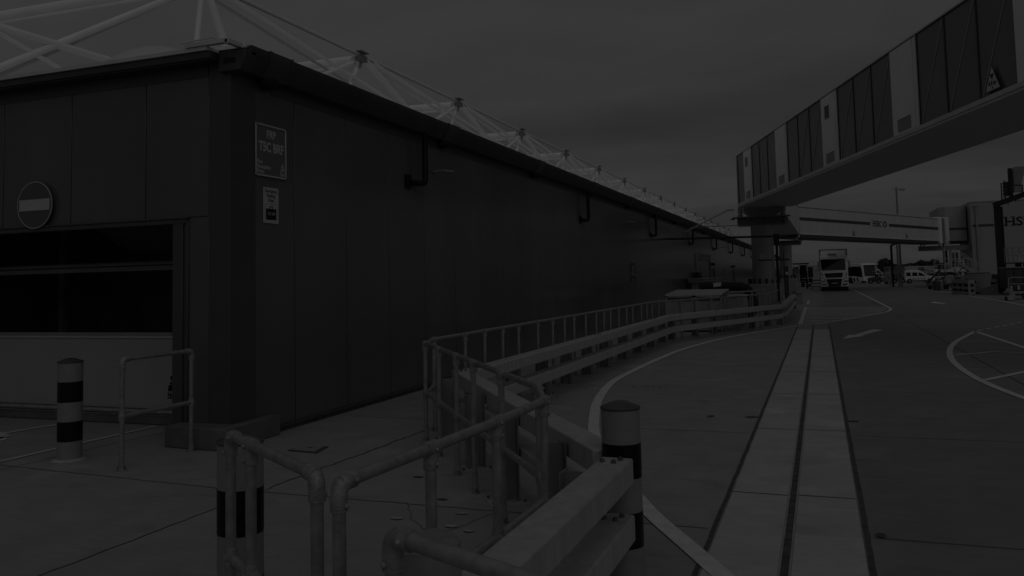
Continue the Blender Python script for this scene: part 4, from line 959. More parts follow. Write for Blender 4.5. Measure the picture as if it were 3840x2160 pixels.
# ================================================================== VEHICLES
def build_lorry():
    ox, oy = 1.27, 83.0
    t = thing('lorry', (ox, oy, 0), 'white articulated lorry facing the viewer on the road under the airbridges', 'lorry')
    def poly(pts, y0, th=.03): return MB().prism([(ox+a, oy+y0, b) for a, b in pts], (0, th, 0))
    def q(px, py): return ((px-577)/332.0, (1398-py)/332.0)
    # trailer
    m = MB(); m.box(ox-1.26,ox+1.26,oy+2.1,oy+15.5,1.15,4.0); tr = m.build('trailer', M_white, t, bevel=.03)
    m = MB(); m.box(ox-1.27,ox+1.27,oy+2.07,oy+2.12,3.92,4.0); m.box(ox-1.27,ox-1.22,oy+2.07,oy+2.12,1.15,3.92); m.box(ox+1.22,ox+1.27,oy+2.07,oy+2.12,1.15,3.92); m.build('trailer_frame', M_grey, tr)
    m = MB(); m.box(ox-1.1,ox+1.1,oy+2.4,oy+15.2,.9,1.15); m.build('chassis', M_vdark, tr)
    # cab body with sloped front and roof deflector
    side = [(.0,.42),(-.04,1.05),(-.02,1.95),(.18,3.10),(.42,3.35),(2.0,3.42),(2.0,.42)]
    m = MB(); m.prism([(ox-1.21, oy+a, b) for a, b in side], (2.42,0,0)); cab = m.build('cab', M_vwhite, t, bevel=.05, seg=2)
    m = MB(); m.prism([(ox-1.14,oy+.45,3.34),(ox-1.10,oy+1.7,3.88),(ox-1.10,oy+2.0,3.88),(ox-1.14,oy+2.0,3.34)], (2.24,0,0)); m.build('roof_deflector', M_vwhite, cab, bevel=.05, seg=2)
    f = lambda pts, y, name, mt, par=cab, th=.03: poly([q(*p) for p in pts], y, th).build(name, mt, par)
    # windscreen follows the raked front
    a = [q(185,402),q(903,388),q(912,738),q(215,748)]
    def rake(z): return -.02+max(0,(z-1.95))*.174
    m = MB(); pts = [(ox+x, oy+rake(z)-.035, z) for x, z in a]; m.prism(pts, (0,.03,0)); ws = m.build('windscreen', M_dglass, cab)
    a = [q(470,402),q(730,398),q(730,412),q(470,416)]; m = MB(); m.prism([(ox+x, oy+rake(z)-.045, z) for x, z in a], (0,.02,0)); m.build('sun_visor_edge', M_mid, ws)
    f([(405,228),(665,222),(665,240),(405,247)], .42, 'roof_slot', M_vdark, cab, .3)
    text('lettering', 'SAINTS', .17, (ox-.06, oy+.14, 3.16), (1,0,0), (0,0,1), M_grey, cab, sx=1.35)
    f([(287,842),(838,825),(800,968),(345,978)], -.075, 'upper_grille', M_vdark)
    text('badge_lettering', 'MAN', .13, (ox-.02, oy-.085, 1.41), (1,0,0), (0,0,1), M_grey, cab, sx=1.8)
    f([(335,1022),(803,1015),(750,1245),(412,1250)], -.085, 'lower_grille', M_vdark)
    f([(487,1135),(667,1130),(667,1168),(487,1172)], -.11, 'number_plate', M_mid)
    for s in (1,-1):
        def g(pts): return [(577+s*(p[0]-577), p[1]) for p in pts]
        f(g([(177,1060),(300,1052),(330,1118),(182,1118)]), -.075, 'headlight', M_mid)
        f(g([(195,1165),(345,1178),(352,1208),(215,1200)]), -.075, 'fog_lamp', M_vdark)
        f(g([(203,825),(222,825),(255,935),(232,935)]), -.065, 'corner_vent', M_vdark)
        f(g([(170,975),(280,985),(335,1050),(330,1062),(270,1000),(170,990)]), -.07, 'panel_gap', M_grey)
        m = MB(); m.box(ox+s*1.25-.0, ox+s*1.25+s*.20, oy+.15, oy+.30, 2.18, 2.78); mi = m.build('mirror', M_white2, cab, bevel=.03)
        m = MB(); m.tube([(ox+s*1.18,oy+.3,2.88),(ox+s*1.34,oy+.22,2.80)], .03, 6); m.tube([(ox+s*1.18,oy+.3,2.05),(ox+s*1.3,oy+.22,2.12)], .03, 6); m.build('mirror_arm', M_vdark, mi)
        for yy in (1.0, 12.0, 13.3):
            w = MB(); w.lathe([(.02,-.16),(.5,-.16),(.52,-.1),(.52,.1),(.5,.16),(.02,.16)], (ox+s*1.03,oy+yy,.52), 24, True, 'x'); wo = w.build('wheel', M_vdark, t)
            w = MB(); w.lathe([(.02,-.17),(.28,-.17),(.28,.17),(.02,.17)], (ox+s*1.03,oy+yy,.52), 18, True, 'x'); w.build('rim', M_mid, wo)
    m = MB(); m.box(ox-1.2,ox+1.2,oy+.02,oy+.4,.28,.44); m.box(ox-1.1,ox+1.1,oy+.3,oy+2,.1,.4); m.build('front_skirt', M_vdark, t)
build_lorry()
def place(t, ang):      # turn a finished thing about its base
    t.rotation_euler = (0,0,ang)
def build_bus():
    x0, y0 = 6.15, 134.0
    t = thing('airport_bus', (x0, y0, 0), 'white airport bus with dark windows half hidden behind the lorry', 'bus')
    # built facing -y, near right-hand front corner... front spans x0..x0+2.5, body runs back (+y)
    m = MB(); m.prism([(x0,y0+.05,.32),(x0,y0,.9),(x0,y0+.25,2.85),(x0,y0+.6,3.0),(x0,y0+12,3.0),(x0,y0+12,.32)], (2.5,0,0)); b = m.build('body', M_vwhite, t, bevel=.06, seg=2)
    m = MB(); m.prism([(x0+.18,y0-.0,1.05),(x0+2.32,y0-.0,1.05),(x0+2.32,y0+.20,2.75),(x0+.18,y0+.20,2.75)], (0,-.03,0)); w = m.build('windscreen', M_dglass, b)
    m = MB(); m.box(x0+.3,x0+2.2,y0+.14,y0+.19,2.35,2.65); m.build('destination_screen', M_vdark, w)
    m = MB(); m.box(x0-.02,x0,y0+.7,y0+11.5,1.1,2.55); m.build('side_window', M_dglass, b); m = MB(); m.box(x0+2.5,x0+2.52,y0+.7,y0+11.5,1.1,2.55); m.build('side_window', M_dglass, b)
    m = MB(); m.prism([(x0-.022,y0+.25,.98),(x0-.022,y0+1.4,.98),(x0-.022,y0+1.7,1.2),(x0-.022,y0+.5,2.5)], (.01,0,0)); m.build('door_glass', M_dglass, b)
    for k in range(4):
        m = MB(); m.prism([(x0-.02,y0+1.0+.75*k,.34),(x0-.02,y0+1.35+.75*k,.34),(x0-.02,y0+1.6+.75*k,.8),(x0-.02,y0+1.25+.75*k,.8)], (.015,0,0)); m.build('warning_stripe', M_vdark, b)
    for yy in (2.9, 8.5):
        for xx in (x0+.1, x0+2.4):
            m = MB(); m.lathe([(.02,-.14),(.46,-.14),(.48,0),(.46,.14),(.02,.14)], (xx,y0+yy,.48), 20, True, 'x'); m.build('wheel', M_vdark, t)
    for k in (.4, 1.9): MB().box(x0+k,x0+k+.25,y0-.0,y0+.04,.55,.7).build('headlight', M_mid, b)
    place(t, R(38)*1)
    # second bus seen left of the lorry
    x1, y1 = -1.45, 110.0
    t2 = thing('airport_bus', (x1, y1, 0), 'pale bus end with one dark window between the far pier and the lorry', 'bus')
    m = MB(); m.box(x1,x1+2.5,y1,y1+9,.35,2.75); b = m.build('body', M_white2, t2, bevel=.05)
    MB().box(x1+.03,x1+.66,y1-.03,y1,1.2,2.5).build('window', M_dglass, b); MB().box(x1+.8,x1+2.4,y1-.02,y1,2.0,2.1).build('trim', M_grey, b); MB().box(x1+1.6,x1+1.85,y1-.03,y1,1.0,1.7).build('lamp_cluster', M_vdark, b)
    for xx in (x1+.2, x1+2.3):
        m = MB(); m.lathe([(.02,-.14),(.46,-.14),(.46,.14),(.02,.14)], (xx,y1+1.5,.46), 20, True, 'x'); m.build('wheel', M_vdark, t2)
build_bus()
def build_van():
    x0, y0 = 10.88, 124.0
    t = thing('small_van', (x0+1.8, y0, 0), 'small white van seen side on with glazed rear quarters', 'van')
    prof = [(.05,.45),(0,.9),(.06,1.62),(.22,1.74),(.8,1.79),(1.75,1.77),(2.15,1.55),(2.7,1.04),(3.35,.93),(3.62,.78),(3.68,.42),(3.5,.3),(.2,.3)]
    m = MB(); m.prism([(x0+a, y0, b) for a, b in prof], (0,1.65,0)); b = m.build('body', M_vwhite, t, bevel=.05, seg=2)
    for nm, pts in (('window',[(.17,1.0),(.17,1.50),(.68,1.50),(.72,1.0)]),('window',[(.92,1.0),(.92,1.49),(1.5,1.48),(1.55,1.0)]),('window',[(1.7,1.0),(1.7,1.46),(1.95,1.42),(2.56,1.0)])):
        m = MB(); m.prism([(x0+a, y0-.015, c) for a, c in pts], (0,.02,0)); m.build(nm, M_dglass, b)
    for x in (.85, 1.62): MB().box(x0+x,x0+x+.02,y0-.012,y0,.45,1.5).build('door_gap', M_grey, b)
    for x in (.9,1.15,1.5,1.9,2.25): MB().prism([(x0+x,y0-.012,.52),(x0+x+.17,y0-.012,.52),(x0+x+.24,y0-.012,.68),(x0+x+.07,y0-.012,.68)], (0,.015,0)).build('check_marking', M_dark, b)
    MB().box(x0+.2,x0+3.3,y0-.02,y0,.30,.42).build('sill', M_vdark, b)
    for x in (.55, 3.02):
        for yy in (y0+.05, y0+1.5):
            m = MB(); m.lathe([(.02,-.1),(.31,-.1),(.33,0),(.31,.1),(.02,.1)], (x0+x,yy,.33), 22, True, 'y'); w = m.build('wheel', M_vdark, t)
            m = MB(); m.lathe([(.02,-.11),(.17,-.11),(.17,.11),(.02,.11)], (x0+x,yy,.33), 14, True, 'y'); m.build('rim', M_grey, w)
    MB().box(x0+3.6,x0+3.7,y0+.1,y0+.4,.6,.75).build('headlight', M_mid, b)
build_van()
def build_tug(x, y, lab, s=1.0, pale=False):
    t = thing('baggage_tug', (x, y, 0), lab, 'tug', 'baggage vehicles by the far kerb')
    mt = M_white2 if pale else M_dark
    m = MB(); m.prism([(x-.9*s,y,.35),(x-.9*s,y,.85),(x-.2*s,y,.95),(x+.9*s,y,1.0),(x+.9*s,y,.3)], (0,1.2,0)); b = m.build('body', mt, t, bevel=.03)
    m = MB()
    for a in (-.15,.75):
        for c in (.1,1.1): m.beam((x+a*s,y+c,.95),(x+a*s,y+c,1.75), .05,.05)
    m.build('cab_frame', M_grey, t); MB().box(x-.3*s,x+.9*s,y,y+1.2,1.75,1.8).build('canopy', M_white2, t)
    MB().box(x+.1*s,x+.5*s,y+.2,y+1.0,.95,1.3).build('seat', M_vdark, t)
    for a in (-.55,.55):
        for c in (.05,1.15):
            m = MB(); m.lathe([(.02,-.1),(.3,-.1),(.3,.1),(.02,.1)], (x+a*s,y+c,.3), 18, True, 'y'); w = m.build('wheel', M_vdark, t)
            m = MB(); m.lathe([(.02,-.11),(.13,-.11),(.13,.11),(.02,.11)], (x+a*s,y+c,.3), 12, True, 'y'); m.build('hub', M_mid, w)
    return t
build_tug(10.45, 128.5, 'dark open baggage tug directly behind the small white van')
build_tug(7.3, 128.0, 'dark baggage tug with pale canopy beside the bus front', .95)
build_tug(14.9, 131.0, 'pale baggage tug just past the bonnet of the small white van', 1.1, True)
build_tug(9.2, 150.0, 'pale baggage tug standing behind the gantry leg under the airbridge', 1.2, True)
def dolly(x, y, n, lab, L=3.0):
    t = thing('baggage_dolly', (x, y, 0), lab, 'baggage dolly', 'baggage dollies parked on the apron')
    MB().box(x,x+L,y,y+1.5,.42,.52).build('deck', M_mid, t)
    m = MB()
    for k in range(n+1): m.beam((x+.03+(L-.06)*k/n,y,.5),(x+.03+(L-.06)*k/n,y,1.75), .05,.05); m.beam((x+.03+(L-.06)*k/n,y+1.45,.5),(x+.03+(L-.06)*k/n,y+1.45,1.75), .05,.05)
    m.build('stanchion', M_grey, t); MB().box(x,x+L,y,y+1.5,1.75,1.80).build('canopy', M_bridgegrey, t)
    m = MB(); m.beam((x,y,1.15),(x+L,y,1.15),.04,.05); m.beam((x,y+1.45,1.15),(x+L,y+1.45,1.15),.04,.05); m.build('side_rail', M_grey, t)
    for i in range(2):
        w = .7+.3*random.random(); MB().box(x+.3+1.3*i,x+.3+1.3*i+w,y+.2,y+1.2,.52,.9+.5*random.random()).build('load', random.choice([M_vdark,M_grey,M_dark]), t, bevel=.04)
    for a in (.5,L-.5):
        for c in (0,1.5):
            m = MB(); m.lathe([(.02,-.07),(.2,-.07),(.2,.07),(.02,.07)], (x+a,y+c,.2), 14, True, 'y'); m.build('wheel', M_vdark, t)
for x, y, n, lab in ((9.6,150,3,'pale canopied dolly left of centre in the dolly row'),(12.0,156,4,'long canopied dolly behind the small white van roof'),(14.6,146,2,'nearest canopied dolly right of the small white van'),(16.8,160,3,'farthest canopied dolly in front of the dark trees'),(8.6,170,3,'canopied dolly behind the dark tug beside the bus')):
    dolly(x, y, n, lab, 3.2 if n > 2 else 2.4)
def build_containers():
    t = thing('plastic_bin', (8.45,120.5,0), 'plain grey bin with two dark holes standing left of the gantry leg', 'bin')
    MB().box(8.1,8.86,120.3,121.2,.3,1.6).build('body', M_grey, t, bevel=.08, seg=2); m = MB()
    for z in (.5,.8): m.box(8.5,8.66,120.26,120.3,z,z+.16)
    m.build('holes', M_vdark, t); MB().box(8.1,8.86,120.35,121.1,0,.3).build('base', M_vdark, t)
    t = thing('crate_stack', (9.35,66,0), 'low stack of grey lattice crates with dark openings beside the grey container', 'crates')
    A = Vector((9.15,68.4,0)); B = Vector((9.53,63.8,0)); d = (B-A); ln = d.length; u = d/ln; n = Vector((-u.y,u.x,0))
    m = MB(); m.beam(A+n*.19+Vector((0,0,.52)), B+n*.19+Vector((0,0,.52)), .30, 1.02); m.build('dark_core', M_vdark, t)
    m = MB()
    for z, h in ((.03,.18),(.40,.16),(.78,.26)): m.beam(A-n*.0+Vector((0,0,z+h/2)), B+Vector((0,0,z+h/2)), .06, h)
    for k in range(4): p = A+d*k/3; m.beam(p+Vector((0,0,0)), p+Vector((0,0,1.0)), .10, .07, up=(0,1,0))
    for z, h in ((.03,.18),(.40,.16),(.78,.26)): m.beam(B+n*.03+Vector((0,0,z+h/2)), B+n*.36+Vector((0,0,z+h/2)), .06, h)
    for s in (.05,.33): m.beam(B+n*s, B+n*s+Vector((0,0,1.0)), .08,.08, up=(0,1,0))
    m.build('lattice', M_mid, t)
    t = thing('grey_container', (11,69,0), 'tall smooth grey container with a round hose socket on its front', 'container')
    m = MB(); m.prism([(9.95,66.9,.08),(10.98,67.8,.08),(12.25,71.8,.08),(11.2,72.2,.08)], (0,0,1.42)); m.build('body', M_grey, t, bevel=.04)
    m = MB(); m.prism([(9.9,66.8,1.5),(11.0,67.7,1.5),(12.3,71.8,1.5),(11.2,72.3,1.5)], (0,0,.06)); m.build('lid', M_mid, t)
    m = MB(); m.tube([(10.35,67.15,.85),(10.3,66.95,.85)], .16, 14); m.build('socket', M_vdark, t); m = MB(); m.tube([(10.45,67.1,.95),(10.62,66.95,.88),(10.66,66.95,.6),(10.66,66.95,.1)], .05, 8); m.build('hose', M_mid, t)
    MB().box(10.4,10.9,66.8,67.2,0,.1).build('foot', M_vdark, t)
    t = thing('wheel_ramp', (10.8,64.3,0), 'pale wedge shaped ramp lying in front of the grey container', 'ramp')
    m = MB(); m.prism([(10.3,64.4,0),(11.35,64.2,0),(11.35,64.2,.72),(10.3,64.4,.36)], (.2,1.2,0)); m.build('body', M_grey, t); m = MB(); m.prism([(10.3,64.4,.37),(11.35,64.2,.73),(11.35,64.2,.77),(10.3,64.4,.42)], (.2,1.2,0)); m.build('deck', M_mid, t)
    t = thing('crate_stack', (11.2,64.6,0), 'narrow grey and black crate tower between the ramp and the dark cabinets', 'crates')
    m = MB()
    for z in (.0,.42,.84): m.box(11.1,11.42,64.9,65.5,z,z+.2)
    m.build('crate', M_mid, t); m = MB()
    for z in (.2,.62): m.box(11.13,11.42,64.93,65.5,z,z+.22)
    m.build('gap', M_vdark, t)
    for z, lab in ((0,'lower dark cabinet with a white label at the foot of the gantry'),(.70,'upper dark cabinet with a white label stacked at the foot of the gantry')):
        t = thing('dark_cabinet', (11.75,66,z), lab, 'cabinet', 'dark cabinets by the gantry')
        MB().box(11.42,12.1,65.8,66.8,z+.03,z+.68).build('body', M_dark, t, bevel=.02); MB().box(11.78,11.92,65.78,65.8,z+.47,z+.56).build('label', M_white, t)
        MB().box(11.44,12.08,65.79,65.8,z+.32,z+.335).build('gap', M_vdark, t)
    # white pump unit
    t = thing('pump_unit', (10.85,82.5,0), 'white wheeled pump unit with black hoses left of the crates', 'pump unit')
    m = MB(); m.prism([(10.6,82.5,.35),(11.2,82.5,.35),(11.35,82.5,1.2),(10.75,82.5,1.3),(10.55,82.5,.9)], (0,1.4,0)); m.build('body', M_white2, t, bevel=.06)
    MB().box(10.45,11.35,82.3,84,.05,.35).build('chassis', M_mid, t); m = MB(); m.tube([(10.6,82.3,1.3),(10.9,82.2,1.5),(11.2,82.2,1.25),(11.3,82.2,.7)], .07, 8); m.tube([(10.3,82.2,.1),(10.5,82.2,.4),(10.9,82.2,.3)], .06, 8); m.build('hose', M_vdark, t)
    for x in (10.5,11.2):
        m = MB(); m.lathe([(.02,-.08),(.22,-.08),(.22,.08),(.02,.08)], (x,82.35,.22), 14, True, 'y'); m.build('wheel', M_vdark, t)
build_containers()
def build_steps():
    t = thing('mobile_steps', (12.0,76,0), 'pale lattice mobile steps sloping down against the pier building wall', 'steps')
    m = MB(); a = Vector((11.0,78,3.35)); b = Vector((13.6,78,1.4))
    for yy in (0,1.6):
        for dz in (0,-.9): m.tube([a+Vector((0,yy,dz)), b+Vector((0,yy,dz))], .03, 6)
        for k in range(9): p = a.lerp(b, k/8)+Vector((0,yy,0)); m.tube([p, p-Vector((0,0,.95))], .015, 5)
    m.tube([(9.9,78,3.4),a], .022, 6); m.tube([(9.9,78,2.7),a-Vector((0,0,.75))], .02, 6)
    for x in (9.9,10.4,11.0): m.tube([(x,78,3.4),(x,78,1.8)], .02, 6)
    m.build('handrail', M_white2, t)
    m = MB()
    for k in range(10): p = a.lerp(b, k/9)-Vector((0,0,1.0)); m.box(p.x-.15,p.x+.15,78,79.6,p.z,p.z+.03)
    m.build('tread', M_grey, t)
    m = MB(); m.beam(a-Vector((0,0,1.05)), b-Vector((0,0,1.05)), .08,.14); m.beam(a-Vector((0,-1.6,1.05)), b-Vector((0,-1.6,1.05)), .08,.14); m.beam((10.4,78,2.1),(11.6,78,.5),.08,.08); m.beam((11.6,79.5,2.1),(10.4,79.5,.5),.08,.08); m.build('stringer', M_mid, t)
    MB().box(10.2,13.4,78,79.6,.35,.6).build('chassis', M_dark, t)
    for x in (10.6,13.0):
        m = MB(); m.lathe([(.02,-.1),(.28,-.1),(.28,.1),(.02,.1)], (x,78,.28), 16, True, 'y'); m.build('wheel', M_vdark, t)
    t = thing('high_loader', (12.4,92.5,0), 'flat white decked loader with rails and a small cab behind the crates', 'loader')
    Q = Matrix.Translation((0,0,1.8)) @ Matrix.Scale(1.243, 4) @ Matrix.Translation((0,0,-1.8))
    MB().box(8.6,11.35,74,76,1.60,1.80).xf(Q).build('deck', M_white, t); MB().box(8.9,11.4,74.1,76,1.25,1.56).xf(Q).build('frame', M_dark, t); MB().box(11.6,13.6,92.6,94.3,.3,1.05).build('base', M_grey, t)
    m = MB()
    for x in (8.65,9.2,9.8,10.5,11.3): m.tube([(x,74,1.8),(x,74,2.6)], .025, 6)
    m.tube([(8.65,74,2.5),(9.2,74,2.62),(11.3,74,2.62)], .025, 6); m.tube([(8.65,74,2.2),(11.3,74,2.2)], .02, 6); m.xf(Q).build('rail', M_white2, t)
    m = MB(); m.box(9.95,10.9,74.6,75.6,1.8,2.5); c = m.xf(Q).build('cab', M_white, t); MB().box(10.05,10.4,74.57,74.6,2.0,2.4).xf(Q).build('window', M_dglass, c); MB().box(10.5,10.8,74.57,74.6,2.0,2.4).xf(Q).build('window', M_dglass, c)
    m = MB(); m.box(10.1,10.5,74.4,74.8,2.5,3.15); m.xf(Q).build('exhaust_stack', M_dark, t); MB().box(9.0,9.5,74.3,74.9,1.8,2.35).xf(Q).build('motor_housing', M_dark, t); MB().ball((9.65,74.4,2.1),.25,6).xf(Q).build('tank', M_mid, t)
    m = MB(); m.tube([(9.45,73.9,1.5),(9.45,73.9,3.6)], .035, 6); m.tube([(10.15,73.9,1.5),(10.15,73.9,3.45)], .05, 6); m.tube([(8.7,73.9,2.3),(8.85,73.9,2.75),(9.1,73.9,2.8)], .03, 6); m.xf(Q).build('mast', M_white2, t)
    for x in (11.9,13.3):
        m = MB(); m.lathe([(.02,-.12),(.32,-.12),(.32,.12),(.02,.12)], (x,92.5,.32), 16, True, 'y'); m.build('wheel', M_vdark, t)
    t = thing('belt_loader', (8.6,80,0), 'dark conveyor loader tilted beside the white pump unit', 'loader')
    m = MB(); m.beam((9.2,84,.6),(10.3,84,1.75), .5,.12); m.build('belt', M_vdark, t); m = MB(); m.box(9.2,10.5,84,85.2,.3,.75); m.build('chassis', M_grey, t); m = MB(); m.beam((9.5,83.8,.7),(9.9,83.8,1.6),.06,.06); m.beam((9.9,83.8,.75),(10.2,83.8,1.5),.05,.05); m.build('lift_arm', M_mid, t)
    for x in (9.4,10.3):
        m = MB(); m.lathe([(.02,-.08),(.2,-.08),(.2,.08),(.02,.08)], (x,84,.2), 14, True, 'y'); m.build('wheel', M_vdark, t)
    # platform truck at the right edge
    t = thing('platform_truck', (13.4,60,0), 'dark bodied truck with a railed work platform at the right edge', 'truck')
    MB().box(11.45,15.5,62,64.2,.45,1.80).build('body', M_dark, t, bevel=.03); MB().box(11.45,15.5,61.9,64.3,1.80,1.86).build('roof', M_mid, t)
    m = MB()
    for x in (11.9,12.4,12.9): m.box(x,x+.02,61.97,62,.5,1.75)
    m.build('body_rib', M_vdark, t)
    m = MB()
    for x in (11.5,11.72,12.0,12.35,12.7,13.2,13.7): m.tube([(x,62.4,2.15),(x,62.4,3.15)], .022, 6)
    for z in (3.12,2.85,2.6): m.tube([(11.5,62.4,z),(13.9,62.4,z)], .02, 6)
    m.build('platform_rail', M_grey, t); MB().box(11.45,14,62.3,64,2.08,2.15).build('platform', M_vdark, t)
    m = MB(); m.box(12.2,12.5,62.6,63,1.86,2.1); m.box(12.7,13.3,62.6,63.2,1.86,2.1); m.build('lift', M_vdark, t); m = MB(); m.box(12.25,12.38,62.3,62.4,2.15,2.65); m.build('control_box', M_white2, t)
    for x in (12.2,14.6):
        m = MB(); m.lathe([(.02,-.12),(.42,-.12),(.42,.12),(.02,.12)], (x,62,.42), 18, True, 'y'); m.build('wheel', M_vdark, t)
    t = thing('service_cart', (10.6,53,0), 'low grey cart with a bent tube rail and tow bar at the right edge', 'cart')
    m = MB(); m.box(10.05,12.6,54,55.4,.32,.46); m.build('deck', M_mid, t); m = MB(); m.tube([(10.05,54,.46),(10.1,54,1.2),(10.25,54,1.26),(10.85,54,1.24),(11.05,54,1.05),(11.1,54,.46)], .028, 8); m.tube([(10.1,54,.9),(11.1,54,.88)], .022, 6); m.build('rail', M_mid, t)
    m = MB(); m.box(10.5,11.6,54.3,55.2,.46,.85); m.build('load', M_dark, t, bevel=.05); m = MB(); m.box(10.15,10.25,53.97,54,.5,.78); m.box(10.5,10.62,53.95,53.98,.55,.8); m.build('label', M_white2, t)
    m = MB(); m.prism([(10.2,54,.30),(10.2,54,.42),(9.75,52.6,.16),(9.55,52.0,.05),(9.75,52.0,.03)], (.18,.0,0)); m.build('tow_bar', M_grey, t)
    m = MB(); m.lathe([(.02,-.06),(.11,-.06),(.12,0),(.11,.06),(.02,.06)], (9.52,51.9,.12), 14, True, 'x'); m.build('wheel', M_vdark, t)
    m = MB(); m.lathe([(.02,-.1),(.2,-.1),(.2,.1),(.02,.1)], (10.9,54,.2), 14, True, 'y'); m.build('wheel', M_vdark, t)
build_steps()
def build_gantry():
    t = thing('stand_gantry', (11.6,64.6,0), 'tall dark steel gantry with a rising arm carrying ladder and sensor boxes', 'gantry')
    m = MB(); m.box(11.45,11.82,64.4,64.75,.0,6.15); m.build('column', M_vdark, t); m = MB(); m.box(11.86,11.96,64.5,64.7,0.4,6.0); 
    for k in range(16): m.box(11.84,11.92,64.4,64.5,.6+.34*k,.75+.34*k)
    m.build('cable_tray', M_vdark, t); MB().box(11.3,12.0,64.2,65,.0,.12).build('base', M_grey, t, bevel=.02)
    m = MB(); m.beam((11.42,64.4,6.12),(14.8,64.4,7.32), .4, .36); arm = m.build('arm', M_vdark, t)
    m = MB()
    for x in (11.93,12.13): m.box(x-.03,x+.03,64.35,64.42,6.35,7.62+(x-11.93)*.9)
    for k in range(5): m.beam((11.93,64.4,6.6+.24*k),(12.2,64.4,6.68+.24*k), .03,.05)
    m.build('ladder', M_vdark, arm)
    m = MB(); m.box(12.42,12.62,64.3,64.7,6.65,8.62); m.build('mast', M_vdark, arm)
    m = MB(); m.prism([(12.70,64.3,7.45),(13.12,64.3,7.45),(13.45,64.3,8.68),(12.78,64.3,8.68),(12.70,64.3,8.55)], (0,.5,0)); m.build('display_hood', M_grey, arm)
    m = MB(); m.box(12.68,13.20,64.3,64.6,6.95,7.42); m.build('sensor_box', M_grey, arm); m = MB(); m.box(12.14,12.42,64.6,65,6.75,7.72); m.build('backing_box', M_dark, arm)
    m = MB(); m.box(12.66,13.2,64.28,64.3,7.38,7.44); m.box(13.14,13.2,64.28,64.3,6.9,7.44); m.build('frame', M_vdark, arm)
    m = MB(); m.tube([(12.28,64.4,6.3),(12.28,64.4,6.1)], .03, 5); m.tube([(12.75,64.4,6.5),(12.75,64.4,6.28)], .03, 5); m.build('arm_lamp', M_vdark, arm)
    # smaller gantry further off under the airbridge
    t = thing('stand_gantry', (7.55,100,0), 'distant dark gantry leg with a short tilted arm under the pale airbridge', 'gantry')
    m = MB(); m.beam((7.55,100,0),(7.53,100,4.6), .22,.22); m.build('column', M_vdark, t); m = MB(); m.beam((7.47,100,4.55),(8.2,100,4.85), .2,.22); m.build('arm', M_dark, t)
    t = thing('duct_riser', (8.2,100,0), 'pair of pale vertical ducts rising behind the distant gantry leg', 'duct')
    m = MB(); m.tube([(8.2,101,0),(8.2,101,4.85)], .09, 10); m.build('duct', M_mid, t); m = MB(); m.tube([(8.48,101,0),(8.48,101,5.0)], .08, 10); m.build('duct', M_grey, t); m = MB(); m.box(8.38,8.58,100.8,101.2,0,2.8); m.build('casing', M_grey, t)
    t = thing('floodlight_mast', (15.05,180,0), 'thin distant floodlight mast with a crossbar above the pale airbridge', 'mast')
    m = MB(); m.tube([(15.1,180,0),(15.05,180,18.2)], .26, 8, r2=.16); m.build('pole', M_grey, t); m = MB(); m.beam((14.35,180,18.1),(16.7,180,17.95), .1,.12); m.build('cross_bar', M_grey, t)
    m = MB()
    for a, b in ((15.5,17.75),(15.9,17.65),(16.3,17.7)): m.box(a,a+.3,179.8,180.2,b,b+.2)
    m.ball((15.05,180,18.4),.14,6); m.build('lamp', M_grey, t)
build_gantry()
def build_left_of_lorry():
    t = thing('shelter', (-1.4,102,0), 'dark flat roofed open shelter with posts beyond the far pier', 'shelter')
    MB().box(-2.9,-1.15,101,103.5,2.78,2.92).build('roof', M_vdark, t)
    for x in (-2.3,-1.35):
        m = MB(); m.box(x,x+.09,101,101.09,0,2.78); m.build('post', M_mid, t)
    MB().box(-2.2,-1.4,102.5,102.55,.6,2.7).build('screen', M_dglass, t); m = MB(); m.box(-2.3,-1.3,101.4,101.8,.75,.85); m.box(-2.0,-1.5,101,101.3,1.1,1.2); m.build('bench', M_mid, t)
    m = MB(); m.box(-2.9,-2.35,102.6,103,.5,2.5); m.build('back_panel', M_mid, t)
    t = thing('parked_trailer', (-3,112,0), 'pale low baggage trailer seen between the far pier and the shelter', 'trailer')
    MB().box(-3.1,-1.9,108,111,.9,1.5).build('load', M_white2, t, bevel=.06); MB().box(-3.2,-1.8,107.8,111,.6,.85).build('deck', M_grey, t)
    for x in (-3.0,-2.0):
        m = MB(); m.lathe([(.02,-.08),(.28,-.08),(.28,.08),(.02,.08)], (x,108,.28), 14, True, 'y'); m.build('wheel', M_vdark, t)
    t = thing('bollard', (-1.38,99.9,0), 'distant black bollard at the foot of the open shelter', 'bollard')
    m = MB(); m.lathe([(.11,0),(.11,1.1),(.05,1.14),(.01,1.15)], (-1.38,98,0), 16); m.build('post', M_vdark, t)
    for i in range(3):
        t = thing('roadside_barrier', (-.4,96+i*.1,0), ('lowest','middle','highest')[i]+' of three pale horizontal barrier rails left of the lorry', 'barrier', 'barrier rails left of the lorry')
        MB().box(-1.05,.1,95+i*.15,95.12+i*.15,.16+.34*i,.34+.34*i).build('rail', M_mid, t); m = MB(); m.box(-1.0,-.93,95.13+i*.15,95.2+i*.15,0,.34+.34*i); m.build('post', M_dark, t)
    t = thing('signal_box', (-1.0,93,0), 'small dark signal box on a stick beside the barrier rails', 'signal')
    MB().box(-1.15,-.75,93,93.2,.75,1.2).build('head', M_vdark, t, bevel=.04); MB().box(-.80,-.76,93.05,93.1,0,.75).build('stick', M_dark, t)
build_left_of_lorry()
